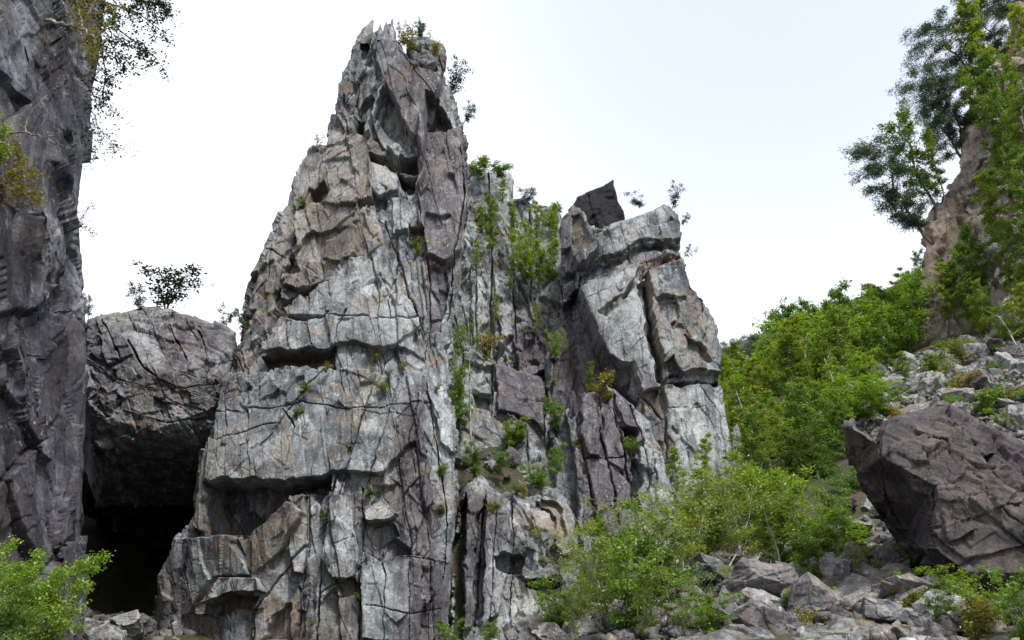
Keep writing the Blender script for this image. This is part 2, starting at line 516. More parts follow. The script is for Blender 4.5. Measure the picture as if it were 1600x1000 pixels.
# ------------------------------------------------------------------ rock masses
def blocks(P, n1, s1, n2, s2, seed):
    """parallel joints (normal n1, spacing s1) cross-cut by broken bedding (normal n2, spacing s2): level and tilt of each block,
    distance to its nearest joint in metres, random 0..1"""
    q1 = (P @ np.asarray(n1, np.float32)) / s1
    i1 = np.floor(q1).astype(np.int64)
    z = np.zeros_like(i1)
    for k in (0,):
        lo = i1 + 0.7 * (h01(i1, z, z, seed) - 0.5)
        hi = i1 + 1 + 0.7 * (h01(i1 + 1, z, z, seed) - 0.5)
        i1 = np.where(q1 < lo, i1 - 1, np.where(q1 > hi, i1 + 1, i1))
    lo = i1 + 0.7 * (h01(i1, z, z, seed) - 0.5)
    hi = i1 + 1 + 0.7 * (h01(i1 + 1, z, z, seed) - 0.5)
    e1 = np.minimum(q1 - lo, hi - q1) * s1
    f1 = (q1 - lo) / np.maximum(hi - lo, 0.05) - 0.5
    k2 = 0.35 + 1.3 * h01(i1, z + 3, z, seed + 1) ** 1.5
    q2 = (P @ np.asarray(n2, np.float32)) / s2 * k2 + 37.0 * h01(i1, z + 5, z, seed + 2) + 1.1 * (h01(i1, z + 7, z, seed + 2) - 0.5) * q1
    i2 = np.floor(q2).astype(np.int64)
    f2 = q2 - i2
    e2 = np.minimum(f2, 1 - f2) * s2 / k2
    r = h01(i1, i2, z, seed + 3)
    g1 = h01(i1, i2, z, seed + 4) * 2 - 1
    g2 = h01(i1, i2, z, seed + 5) * 2 - 1
    return r * 2 - 1, f1 * g1 + (f2 - 0.5) * g2, np.minimum(e1, e2), h01(i1, i2, z, seed + 6)


def fracture(P, seed, size=(3.0, 3.0, 6.0), lean=(0.12, 0.0), amp=1.0, fine=1.0, small=1.0):
    """displacement of jointed, faceted rock at world points P, and a random value per block"""
    P = np.asarray(P, np.float32)
    W = np.stack([fbm(P * 0.30 + 9.1 * k, seed + 5 * k, 2) for k in range(3)], -1) * 0.20
    W2 = np.stack([fbm(P * 1.4 + 4.7 * k, seed + 50 + 5 * k, 3) for k in range(3)], -1) * 0.035
    Q = (P + W + W2).astype(np.float32)
    s = np.asarray(size, np.float32)
    k = float(s[0]) / 3.0

    def unit(*v):
        v = np.array(v, np.float32); return v / np.linalg.norm(v)
    n1 = unit(1.0, 0.35, lean[0]); n2 = unit(-0.18 + lean[1], 0.45, 1.0)
    n3 = unit(0.8, -0.5, -0.45); n4 = unit(0.45, 0.3, 0.9)
    a, ta, ea, ra = blocks(Q, n1, s[0] * 0.75, n2, s[2] * 0.75, seed + 100)
    b, tb, eb, rb = blocks(Q + 3.7, n1, s[0] * 0.28, n4, s[2] * 0.22, seed + 200)
    v, tv, evd, rv = facets(Q / (s * np.array([0.55, 0.55, 0.45], np.float32)), seed + 300)
    c, tc_, ec, rc = blocks(Q + 1.9, n3, s[0] * 0.15, n2, s[2] * 0.09, seed + 400)
    w, tw, ew, rw = facets(Q / (s * np.array([0.17, 0.17, 0.15], np.float32)), seed + 450)
    rough = smooth(-0.3, 0.3, fbm(P * 0.25 + 3.3, seed + 500, 2))
    rgh2 = smooth(-0.25, 0.25, fbm(P * 0.5 + 8.3, seed + 510, 2))
    d = k * (0.45 * a + 0.55 * ta)
    d = d + k * (0.4 + 0.6 * small) * (0.3 + 0.7 * rough) * (0.17 * b + 0.42 * tb)
    d = d + k * (0.25 + 0.75 * rgh2) * (0.26 * v + 1.25 * tv)
    d = d + k * small * (0.2 + 0.8 * rough) * (0.06 * c + 0.13 * tc_)
    d = d + k * small * (0.2 + 0.8 * rgh2) * (0.07 * w + 0.30 * tw)
    opn = smooth(0.0, 0.4, fbm(P * np.array([0.4, 0.4, 0.22], np.float32) + 21.0, seed + 530, 3))
    d = d - k * 0.5 * (1 - smooth(0.0, 0.055 * k, ea)) * (0.12 + 0.88 * opn) - k * 0.18 * (1 - smooth(0.0, 0.035 * k, eb)) * rough * opn
    f = fbm(P * 1.3, seed + 520, 5, 0.55) * 0.05 * k
    return d * amp + f * fine, 0.45 * ra + 0.25 * rb + 0.3 * rv


def plane_facets(px, py, tris, Y):
    """flat faces: each triangle of (px, py, distance) corners replaces the smooth depth inside it"""
    pts, idx = tris
    out = Y.copy()
    for ia, ib, ic in idx:
        a, b, c = (np.array(pts[k], float) for k in (ia, ib, ic))
        den = (b[1] - c[1]) * (a[0] - c[0]) + (c[0] - b[0]) * (a[1] - c[1])
        l1 = ((b[1] - c[1]) * (px - c[0]) + (c[0] - b[0]) * (py - c[1])) / den
        l2 = ((c[1] - a[1]) * (px - c[0]) + (a[0] - c[0]) * (py - c[1])) / den
        l3 = 1 - l1 - l2
        m = (l1 >= -1e-6) & (l2 >= -1e-6) & (l3 >= -1e-6)
        out[m] = (l1 * a[2] + l2 * b[2] + l3 * c[2])[m]
    return out


def relief(name, left, right, top, bottom, anchors, n, features=(), cracks=(), paint=(), thick=8.0, seed=1, mat=None, parent=None,
           size=(3.0, 3.0, 6.0), lean=(0.12, 0.0), amp=1.0, fine=1.0, edge=(14.0, 1.0), inward=0.15, warp=4.0, cap_drop=0.12, recede=0.0, ragged=1.0, small=1.0, tris=None):
    """A rock mass: its outline (photo pixels, at its own distance) gives left and right flank and top edge; a thin plate through
    anchors (px, py, distance) gives the face; features push blocks out or cut recesses along y; joints and facets are then cut in
    3-D. The flanks and the top run back by the thickness."""
    nu, nv = n
    yb = float(bottom)
    L = np.array(sorted(left, key=lambda q: q[1]), float)
    R = np.array(sorted(right, key=lambda q: q[1]), float)
    T = np.array(top, float)
    es = np.geomspace(0.05, thick, 30)
    eu = np.concatenate([es[::-1], np.zeros(nu), es])
    su = np.concatenate([np.ones(len(es)), np.zeros(nu), -np.ones(len(es))])
    u = np.concatenate([np.zeros(len(es)), np.linspace(0, 1, nu), np.ones(len(es))])
    ev = np.concatenate([np.zeros(nv), es])
    v = np.concatenate([np.linspace(0, 1, nv), np.ones(len(es))])
    U, Vv = np.meshgrid(u, v)
    EU, EV = np.meshgrid(eu, ev)
    SU = np.broadcast_to(su, U.shape)
    ty = np.interp(U, T[:, 0], T[:, 1])
    py = yb + (ty - yb) * Vv
    xl = np.interp(py, L[:, 1], L[:, 0]); xr = np.interp(py, R[:, 1], R[:, 0])
    px = xl + (xr - xl) * U
    # the outline breaks off in small steps
    rag = 0.35 * edge[0] * ragged
    zi = np.zeros(py.shape, np.int64)
    for sgn, e, sd in ((1, px - xl, 3), (-1, xr - px, 7)):
        st = h01(np.floor(py / 17.0 + 0.6 * np.sin(py / 41.0 + sd)).astype(np.int64), zi, zi, seed + sd)
        st2 = h01(np.floor(py / 6.0).astype(np.int64), zi, zi, seed + sd + 1)
        px = px + sgn * ((st - 0.35) * rag + (st2 - 0.5) * rag * 0.45) * np.exp(-(e / (2.5 * rag + 0.1)) ** 2)
    A = np.array(anchors, float)
    Y = tps(A[:, :2], A[:, 2])(px, py)
    if tris is not None:
        Y = plane_facets(px, py, tris, Y)
    w, r = edge
    ex = np.minimum(np.minimum((px - xl), (xr - px)), 1e9)
    t = np.clip(ex / w, 0, 1)
    Y = Y + r * (1 - np.sqrt(np.maximum(0, 1 - (1 - t) ** 2)))
    t = np.clip((py - ty) / w, 0, 1)
    Y = Y + r * (1 - np.sqrt(np.maximum(0, 1 - (1 - t) ** 2)))
    P = at(px, py, Y)
    E = np.maximum(EU, EV)
    # run back: x follows the sight line a little inside the outline, z falls slightly
    P[..., 0] = P[..., 0] * (1 + E / np.maximum(Y, 1)) + SU * inward * EU
    P[..., 1] += E
    P[..., 2] -= cap_drop * EV
    if recede:
        P[..., 2] -= recede * EU
    # blocks and recesses
    shp = px.shape
    fx, fy = px.ravel(), py.ravel()
    wn_ = np.stack([fx / 22.0, fy / 22.0, np.full(fx.shape, seed * 1.7)], -1)
    wx = fx + warp * fbm(wn_, seed + 900, 3, 0.45); wy = fy + warp * fbm(wn_ + 40, seed + 910, 3, 0.45)
    off = np.zeros(fx.shape); rough = np.ones(fx.shape)
    front = (E.ravel() < thick * 0.1)
    for ft in features:
        poly, d = ft[0], ft[1]
        gx, gy = (ft[2], ft[3]) if len(ft) > 3 else (0.0, 0.0)
        soft = ft[4] if len(ft) > 4 else 1.5
        c = np.mean(poly, 0)
        mk = poly_mask(wx, wy, poly, soft)
        off += mk * (d + gx * (fx - c[0]) / 100.0 + gy * (fy - c[1]) / 100.0)
        if len(ft) > 5:
            rough = rough * (1 - mk) + mk * ft[5]
    for line, wd, dp in cracks:
        p = np.asarray(line, float)
        mm = (wx > p[:, 0].min() - wd) & (wx < p[:, 0].max() + wd) & (wy > p[:, 1].min() - wd) & (wy < p[:, 1].max() + wd)
        wd, dp = wd * 0.62, dp * 0.8
        dd = seg_dist(0.5 * (wx + fx)[mm], 0.5 * (wy + fy)[mm], p)
        vary = 0.6 + 0.5 * vnoise(wn_[mm] * 1.3, seed + 930)
        off[mm] -= dp * (1 - smooth(0.35, 1.0, dd / (wd * vary + 0.3)))
    P = P.reshape(-1, 3)
    base = P.reshape(*shp, 3)
    du = np.gradient(base, axis=1); dv = np.gradient(base, axis=0)
    N = np.cross(du, dv); N /= np.linalg.norm(N, axis=-1, keepdims=True) + 1e-9
    for ax, wd in ((0, 4), (1, 4), (0, 6), (1, 6)):          # the push direction varies slowly over the face
        q = np.concatenate([np.repeat(np.take(N, [0], ax), wd + 1, ax), N, np.repeat(np.take(N, [-1], ax), wd, ax)], ax)
        cs = np.cumsum(q, axis=ax)
        m_ = N.shape[ax]
        N = np.take(cs, np.arange(2 * wd + 1, 2 * wd + 1 + m_), ax) - np.take(cs, np.arange(0, m_), ax)
    N /= np.linalg.norm(N, axis=-1, keepdims=True) + 1e-9
    N = N.reshape(-1, 3)
    D = N * 0.75 + np.array([0, -0.25, 0]); D /= np.linalg.norm(D, axis=-1, keepdims=True)
    P = P + np.outer(off, [0, -1.0, 0.0])
    fr, cell = fracture(P, seed, size, lean, amp, fine, small)
    calm = 0.45 + 0.55 * smooth(0.0, 1.0, np.minimum(ex, py - ty) / w).ravel()
    calm = np.where(E.ravel() > 0, 0.45, calm)
    og = off.reshape(shp)
    stp = np.abs(np.gradient(og, axis=0)) + np.abs(np.gradient(og, axis=1))
    calm = calm * (1 - 0.7 * smooth(0.06, 0.3, stp.ravel()))
    P = P + D * (fr * rough * calm)[:, None]
    col = np.zeros((len(P), 4))
    for poly, ch, s, *rest in paint:
        soft = rest[0] if rest else 8.0
        k = "tpdw".index(ch)
        mk = poly_mask(wx, wy, poly, soft) * s
        col[:, k] = np.maximum(col[:, k], mk) if s > 0 else col[:, k] * (1 + mk)
    # freshly broken blocks are warmer than the old weathered ones
    col[:, 0] = np.maximum(col[:, 0], 0.55 * (cell > 0.66) * smooth(0.66, 0.74, cell))
    return mesh_obj(name, P, grid_faces(*shp), mat, parent, {"paint": col, "cell": cell})

# ------------------------------------------------------------------ the tall pinnacle
tower = empty("rock_pinnacle", tuple(at(480, 1000, 44)))
tag(tower, "tall grey pointed rock pinnacle with jagged tip and purple stained right column", "rock pinnacle")
tower.location = (0, 0, 0)
TOWER_L = [(236, 1015), (242, 950), (250, 900), (280, 835), (298, 800), (312, 700), (335, 640), (350, 600), (368, 575), (378, 530), (378, 490), (386, 462), (398, 428),
           (418, 385), (430, 352), (440, 332), (447, 320), (456, 285), (466, 245), (478, 233), (510, 226), (516, 200), (522, 165), (528, 150), (534, 112), (541, 102),
           (549, 82), (560, 55), (574, 33), (576, 20)]
TOWER_R = [(704, 1015), (708, 900), (718, 800), (719, 720), (714, 650), (700, 606), (700, 545), (710, 490), (724, 420), (733, 330), (732, 270), (727, 215), (718, 182), (704, 150),
           (694, 118), (660, 100), (638, 92), (628, 78), (619, 60), (614, 40), (613, 20)]
TOWER_T = [(0, 42), (0.2, 41), (0.3, 50), (0.45, 44), (0.62, 43), (0.8, 41), (1, 40)]
tower_anchor = [(480, 1000, 41), (240, 1000, 43.2), (710, 1000, 42.2), (330, 640, 43.6), (520, 640, 42.4), (700, 640, 43.6), (400, 480, 47), (560, 480, 43.7), (700, 480, 45.6),
                (450, 320, 48.2), (560, 320, 46), (640, 300, 46.8), (720, 300, 47.3), (525, 180, 50), (600, 120, 48.4), (700, 180, 49), (600, 40, 50.5)]
tower_feat = [
    # slab and the roof below it
    ([(345, 588), (420, 580), (510, 578), (665, 590), (650, 690), (600, 738), (520, 742), (450, 756), (400, 748), (330, 750), (335, 680)], 0.5, 0, 0.1, 1.5, 0.45),
    ([(322, 754), (400, 752), (450, 760), (518, 746), (515, 770), (455, 778), (420, 815), (392, 836), (316, 832)], -2.2, 0, 0, 2, 0.8),
    ([(302, 822), (326, 690), (340, 688), (322, 832)], 0.7, 0, 0, 1.5, 0.4),
    # broad lump above, recess below it
    ([(455, 490), (470, 470), (520, 440), (548, 405), (640, 400), (662, 510), (640, 530), (600, 552), (560, 540), (500, 550), (418, 558), (432, 520)], 0.55, -0.25, 0.15, 1.5, 0.6),
    ([(410, 556), (470, 552), (530, 546), (522, 566), (498, 580), (480, 570), (415, 576)], -1.2, 0, 0, 1.5, 0.7),
    ([(575, 552), (620, 546), (660, 560), (662, 582), (610, 590), (566, 578)], -0.35, 0.4, 0.3, 2.5),
    ([(448, 502), (520, 498), (470, 508)], -0.7),
    # broken tan bay
    ([(452, 400), (490, 360), (560, 350), (600, 380), (540, 405), (515, 438), (470, 455), (440, 450)], -0.35, 0.5, 0.0, 1.2),
    ([(446, 432), (480, 415), (508, 442), (478, 458), (446, 478)], 0.9, -0.6, 1.0, 1.0, 0.5),
    ([(445, 452), (470, 460), (450, 482), (432, 500), (430, 470)], -0.7),
    ([(505, 372), (555, 355), (560, 400), (530, 412), (500, 400)], 0.4, 0.8, 0.0, 1.0, 0.6),
    # middle block and shoulder
    ([(508, 228), (560, 215), (574, 222), (580, 255), (582, 312), (548, 325), (490, 312), (500, 270)], 0.55, 0.8, 0.0, 1.0, 0.8),
    ([(484, 292), (506, 284), (514, 298), (500, 312), (480, 316)], -1.4, 0, 0, 1.5),
    ([(468, 240), (500, 232), (498, 280), (480, 320), (462, 330)], -0.3, 0, 0, 1.5, 0.5),
    # spire: big leaning slab, niche on its left
    ([(584, 72), (604, 62), (640, 100), (692, 140), (668, 200), (664, 262), (650, 228), (622, 172), (598, 128)], 0.9, 0.7, 0.2, 1.2, 0.35),
    ([(600, 142), (612, 152), (632, 196), (644, 238), (618, 230), (600, 236), (578, 205), (592, 168)], -1.0, 0.6, 0, 1.0, 0.6),
    ([(598, 128), (606, 140), (588, 206), (574, 216), (570, 206), (590, 160)], 0.7, 0, 0, 1.0, 0.4),
    ([(560, 192), (570, 188), (566, 212), (552, 214)], -1.2),
    ([(580, 190), (592, 188), (632, 240), (628, 256), (596, 224)], 0.6, 0, 0, 1.0, 0.5),
    ([(577, 236), (604, 247), (622, 262), (636, 268), (600, 268), (577, 252)], -1.7, 0, 0, 1.2),
    ([(626, 248), (655, 244), (656, 280), (640, 270), (622, 262)], -2.0, 0, 0, 1.2),
    ([(620, 272), (652, 284), (648, 303), (628, 298)], -1.6, 0, 0, 1.2),
    ([(578, 252), (606, 270), (624, 282), (622, 310), (598, 310), (580, 296)], 0.5, 0, 0.2, 1.0, 0.4),
    # hollow and the stained column on the right
    ([(667, 156), (690, 168), (706, 190), (707, 206), (690, 213), (669, 212)], -1.8, 0, 0, 1.5),
    ([(668, 214), (700, 212), (726, 200), (733, 300), (724, 395), (700, 420), (664, 405), (656, 320)], 0.8, 0.3, 0, 1.5, 0.45),
    ([(655, 232), (664, 190), (667, 230), (662, 310), (652, 300)], 0.9, 0, 0, 1.0, 0.4),
    ([(640, 360), (665, 364), (662, 378), (640, 376)], -0.8),
    ([(612, 318), (660, 316), (664, 372), (612, 368)], 0.5, 0, 0.2, 1.2, 0.5),
    ([(668, 340), (705, 350), (690, 365), (666, 372)], -0.35),
    ([(668, 420), (700, 425), (690, 520), (670, 520)], -0.5),
    # foot of the wall
    ([(398, 830), (448, 782), (478, 800), (474, 812), (448, 850), (425, 880), (398, 900), (380, 880)], 0.6, 0.6, -0.4, 1.2, 0.35),
    ([(318, 942), (345, 902), (410, 906), (420, 925), (362, 924)], 0.7, 0, 0.6, 1.0, 0.5),
    ([(322, 948), (362, 926), (408, 934), (400, 952), (366, 948), (330, 966)], -0.9, 0, 0, 1.2, 0.6),
    ([(412, 1000), (424, 965), (452, 944), (456, 1000)], -0.6, 0.8, 0, 1.2, 0.3),
    ([(460, 1000), (468, 956), (476, 958), (472, 1000)], -0.5, 0, 0, 1.2, 0.3),
    ([(502, 870), (520, 780), (562, 770), (564, 880), (556, 905), (520, 905)], 0.6, 0.3, 0, 1.2, 0.4),
    ([(522, 912), (556, 905), (562, 925), (532, 936)], -0.6, 0, 0, 1.2, 0.5),
    ([(568, 800), (600, 778), (622, 802), (612, 814), (570, 812)], 0.6, 0, 1.0, 1.0, 0.4),
    ([(568, 818), (614, 818), (624, 838), (584, 852)], -0.6, 0, -0.8, 1.2, 0.5),
    ([(566, 886), (620, 866), (660, 870), (660, 1000), (566, 1000)], 0.5, -0.2, 0, 1.2, 0.4),
    ([(250, 900), (284, 840), (360, 836), (392, 900), (330, 900), (290, 960), (246, 990)], 0.3, 0, -0.5, 1.5, 0.4),
    ([(668, 612), (700, 600), (716, 650), (718, 715), (690, 690), (680, 640)], 0.35, 0, 0, 1.5, 0.5),
]
tower_crack = [
    ([(527, 742), (512, 800), (502, 880), (494, 1010)], 4.0, 1.4), ([(566, 762), (566, 840), (561, 930), (560, 1010)], 3.0, 0.9),
    ([(600, 562), (574, 636), (556, 700), (540, 742), (530, 775)], 3.0, 0.5), ([(508, 580), (472, 620), (440, 660), (412, 700)], 2.5, 0.4),
    ([(624, 595), (606, 660), (585, 725), (570, 765)], 2.6, 0.45), ([(668, 600), (676, 660), (690, 740), (700, 820), (696, 900)], 3.0, 0.6),
    ([(340, 645), (420, 640), (470, 633), (560, 641), (600, 638), (670, 630)], 2.0, 0.3), ([(468, 500), (540, 501), (660, 500)], 2.0, 0.35),
    ([(546, 490), (530, 520), (524, 560), (520, 590)], 2.4, 0.5), ([(620, 430), (606, 470), (610, 500)], 2.0, 0.3), ([(484, 762), (482, 850), (470, 930), (462, 1010)], 2.6, 0.7),
    ([(424, 690), (445, 640), (465, 672), (452, 726)], 2.2, 0.4), ([(335, 690), (400, 672), (440, 660)], 1.6, 0.2), ([(380, 760), (378, 700), (395, 690)], 1.6, 0.25),
    ([(452, 500), (440, 455), (452, 400), (470, 330), (482, 290)], 3.0, 0.7), ([(606, 62), (650, 120), (700, 190)], 2.0, 0.3), ([(545, 215), (550, 180), (570, 110), (578, 60)], 3.0, 0.6),
    ([(575, 330), (600, 350), (620, 400), (640, 470), (664, 520)], 3.0, 0.6), ([(720, 240), (726, 320), (716, 380), (705, 440), (700, 500)], 3.0, 0.8), ([(657, 320), (668, 420), (672, 500), (664, 560)], 2.6, 0.6),
    ([(650, 740), (640, 690), (655, 620)], 2.0, 0.25), ([(600, 1010), (604, 900), (596, 860)], 2.0, 0.4), ([(330, 1010), (340, 960), (300, 960), (290, 880)], 2.5, 0.5), ([(640, 880), (640, 1010)], 2.0, 0.35),
    ([(566, 888), (620, 868), (704, 880)], 2.0, 0.4), ([(672, 880), (670, 1010)], 2.0, 0.3), ([(385, 470), (420, 440), (432, 360)], 2.0, 0.35), ([(400, 1010), (400, 960), (440, 900), (480, 850)], 2.4, 0.5),
    ([(420, 390), (445, 400)], 2.0, 0.3), ([(560, 645), (650, 652)], 1.5, 0.15), ([(530, 905), (500, 930)], 2, 0.3), ([(575, 945), (640, 960), (690, 950)], 1.8, 0.25),
]
tower_paint = [
    ([(440, 330), (500, 230), (575, 215), (585, 330), (560, 400), (520, 440), (460, 460), (430, 400)], 't', 0.65, 20), ([(380, 520), (400, 430), (440, 340), (450, 420), (430, 510)], 't', 0.45, 12),
    ([(330, 600), (350, 580), (660, 590), (620, 740), (330, 750)], 't', -0.9, 10), ([(664, 215), (728, 205), (732, 300), (720, 420), (672, 430), (656, 330)], 'p', 0.8, 10),
    ([(600, 80), (640, 100), (694, 150), (666, 260), (620, 170)], 'p', 0.55, 10), ([(630, 610), (662, 600), (668, 740), (690, 760), (700, 1000), (620, 1000), (612, 760)], 'p', 0.75, 12),
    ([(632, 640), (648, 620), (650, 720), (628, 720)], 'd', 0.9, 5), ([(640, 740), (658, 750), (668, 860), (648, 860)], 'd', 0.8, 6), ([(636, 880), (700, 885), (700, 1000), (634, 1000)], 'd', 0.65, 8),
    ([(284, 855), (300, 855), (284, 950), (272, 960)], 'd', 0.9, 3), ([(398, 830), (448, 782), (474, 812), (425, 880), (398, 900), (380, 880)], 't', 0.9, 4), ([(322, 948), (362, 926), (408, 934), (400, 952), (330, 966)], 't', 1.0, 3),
    ([(412, 1000), (424, 965), (452, 944), (476, 958), (472, 1000)], 't', 1.0, 3), ([(522, 912), (556, 905), (562, 925), (532, 936)], 't', 1.0, 3), ([(302, 822), (326, 690), (340, 688), (322, 832)], 't', 0.6, 3),
    ([(506, 860), (524, 790), (560, 790), (562, 880)], 'w', 0.7, 10), ([(520, 870), (530, 800), (545, 790), (530, 880)], 'p', 0.6, 5), ([(670, 620), (700, 605), (716, 660), (718, 760), (690, 700)], 'w', 0.45, 8),
    ([(410, 556), (500, 550), (530, 550), (480, 575), (415, 576)], 't', 1.0, 4), ([(580, 252), (622, 284), (600, 310)], 'w', 0.6, 5), ([(622, 270), (610, 310), (600, 300), (606, 272)], 't', 0.9, 4),
    ([(650, 300), (656, 230), (664, 250), (660, 320)], 't', 0.8, 4), ([(570, 890), (640, 875), (640, 960), (570, 970)], 'w', 0.5, 10), ([(560, 890), (562, 1000), (500, 1000), (510, 940)], 't', 0.4, 10),
    ([(320, 754), (400, 752), (450, 760), (515, 770), (392, 836), (316, 832)], 'd', 0.75, 6), ([(455, 490), (520, 440), (600, 420), (655, 480), (655, 530), (430, 530)], 'w', 0.28, 20), ([(596, 124), (606, 140), (588, 206), (574, 216)], 'w', 0.5, 3),  # first 'd' area: shade of the roof recess put into the colour
    ([(580, 190), (592, 188), (632, 240), (628, 256), (596, 224)], 'w', 0.6, 4), ([(636, 126), (646, 130), (646, 144), (634, 140)], 't', 1.0, 4), ([(674, 430), (700, 430), (690, 520), (672, 520)], 'p', 0.7, 6),
    ([(700, 430), (712, 490), (700, 600), (690, 560)], 'w', 0.5, 6), ([(300, 860), (380, 880), (340, 900), (300, 930)], 'w', 0.6, 8),
]
relief("spire", TOWER_L, TOWER_R, TOWER_T, 1015, tower_anchor, (440, 860), tower_feat, tower_crack, tower_paint, thick=12, seed=11, mat=M_ROCK, parent=tower,
       size=(2.1, 2.1, 7.5), lean=(0.14, 0.0), amp=0.85, small=0.8, edge=(16, 1.4))
summit = relief("summit_block", [(640, 130), (641, 90), (634, 76), (644, 58)], [(686, 130), (697, 105), (700, 88), (694, 68), (684, 62)], [(0, 60), (0.3, 56), (0.7, 60), (1, 66)], 130,
                [(640, 120, 49.2), (690, 120, 49.4), (645, 70, 50.2), (690, 70, 50.2), (668, 95, 49.2)], (90, 110),
                [([(655, 84), (685, 92), (684, 104), (664, 110), (652, 100)], 0.5, 0, 0.6), ([(650, 76), (664, 74), (670, 80), (652, 84)], -0.6), ([(664, 110), (684, 104), (684, 110)], -0.5)],
                [([(684, 88), (692, 112)], 2, 0.5)], [], thick=5, seed=21, mat=M_ROCK, parent=tower, size=(1.8, 1.8, 1.8), amp=0.45, edge=(8, 0.9))
for pts in ([(562, 66), (570, 44), (581, 30), (584, 32), (583, 48), (579, 68)], [(588, 62), (591, 44), (594, 37), (597, 45), (598, 62)], [(597, 60), (600, 41), (604, 33), (606, 44), (608, 60)], [(606, 62), (609, 42), (613, 27), (615, 44), (618, 64)]):
    q = np.array(pts, float)
    Lp = [tuple(p) for p in q[: int(q[:, 1].argmin()) + 1]]; Rp = [tuple(p) for p in q[int(q[:, 1].argmin()):]]
    ty = q[:, 1].min()
    relief("rock_shard", Lp, Rp, [(0, ty), (1, ty)], q[:, 1].max(), [(q[0, 0], q[0, 1], 49.2), (q[-1, 0], q[-1, 1], 49.4), (q[2, 0], ty, 50.0), (q[2, 0] + 1, q[0, 1], 49.0)], (14, 36), [], [], [], thick=0.7, seed=int(q[0, 0]), mat=M_ROCK, parent=tower, size=(1, 1, 2),
           amp=0.18, edge=(4, 0.2), ragged=0.0, warp=0.5)

# ------------------------------------------------------------------ the near cliff on the left
cliff = relief("cliff", [(-130, 1100), (-130, -120)], [(118, 1100), (122, 930), (128, 860), (131, 700), (133, 560), (130, 500), (127, 430), (124, 330), (130, 250), (134, 180), (146, 110), (154, 60), (158, 0), (164, -120)],
               [(0, -110), (1, -110)], 1060, [(-130, 1000, 15.8), (-130, 0, 16.3), (0, 1000, 18.5), (0, 500, 19), (0, 0, 20.5), (120, 1000, 23), (128, 500, 24), (150, 0, 26), (70, 250, 22)],
               (230, 640),
               [([(58, 430), (92, 425), (96, 475), (68, 478)], -0.7, 0, 0, 4), ([(40, 530), (68, 530), (68, 555), (42, 550)], -0.5, 0, 0, 4), ([(0, 85), (30, 70), (45, 120), (10, 130)], -0.7, 0, 0, 5),
                ([(-20, 560), (30, 540), (40, 800), (-20, 840)], -0.4, 0.5, 0, 8, 0.8), ([(40, 120), (70, 80), (120, 50), (128, 130), (100, 220), (60, 200)], 0.5, 0.5, 0, 6, 0.7), ([(95, 290), (110, 280), (112, 350), (96, 350)], -0.35, 0, 0, 4), ([(55, 560), (95, 520), (128, 700), (120, 900), (60, 900)], 0.45, 0, 0, 8, 0.6)],
               [([(40, 320), (60, 420), (50, 560), (70, 700)], 7, 0.3), ([(80, 800), (95, 880), (85, 990)], 9, 0.5), ([(20, 400), (10, 600), (30, 800)], 7, 0.25), ([(100, 600), (110, 760), (100, 900)], 8, 0.35)],
               [([(0, 0), (70, 0), (60, 90), (0, 160)], 'w', 0.5, 20), ([(60, 130), (100, 90), (125, 150), (90, 300), (60, 330)], 'p', 0.6, 15), ([(30, 520), (128, 520), (125, 880), (20, 860)], 'p', 0.75, 25),
                ([(110, 170), (132, 170), (124, 500), (100, 480)], 'w', 0.35, 10), ([(-60, 360), (35, 360), (60, 820), (-60, 820)], 'd', 0.8, 20), ([(40, 60), (60, 60), (30, 330), (10, 330)], 'd', 0.8, 8), ([(95, 300), (120, 300), (110, 620), (80, 620)], 'd', 0.7, 8), ([(30, 850), (120, 850), (118, 1000), (30, 1000)], 'd', 0.6, 20)],
               thick=34, seed=31, mat=M_ROCK_BLUE, small=0.3, size=(2.2, 2.2, 6.5), lean=(-0.12, 0.05), amp=0.7, edge=(9, 0.8), inward=0.12, ragged=0.0, warp=1.0)
tag(cliff, "bluish dark cliff face streaked purple and white at the left edge", "cliff")

# ------------------------------------------------------------------ chockstone bridging the gap
CHOCK_FACES = ([(132, 494, 48.2), (205, 480, 48.4), (255, 474, 48.6), (300, 484, 48.3), (356, 500, 48.3), (378, 540, 47.4), (362, 610, 46.9), (345, 705, 48.0), (126, 540, 46.9), (126, 645, 46.2), (148, 705, 47.2), (150, 755, 49.5), (345, 800, 54), (140, 810, 55),
                (200, 532, 46.1), (244, 588, 44.9), (266, 560, 46.0), (302, 574, 45.2), (240, 672, 44.8), (326, 640, 45.6), (190, 620, 45.3), (216, 505, 47.4), (264, 508, 47.3)],
               [(0, 8, 14), (0, 14, 21), (0, 21, 1), (1, 21, 2), (21, 22, 2), (2, 22, 3), (22, 17, 3), (3, 17, 4), (4, 17, 5), (17, 19, 5), (5, 19, 6), (22, 16, 17), (16, 15, 17), (8, 9, 20), (8, 20, 14), (14, 20, 15), (14, 15, 16), (14, 16, 22), (14, 22, 21), (20, 9, 18),
                (20, 18, 15), (15, 18, 19), (15, 19, 17), (9, 10, 18), (18, 10, 11), (18, 7, 19), (19, 7, 6), (18, 11, 12), (18, 12, 7), (11, 13, 12)])
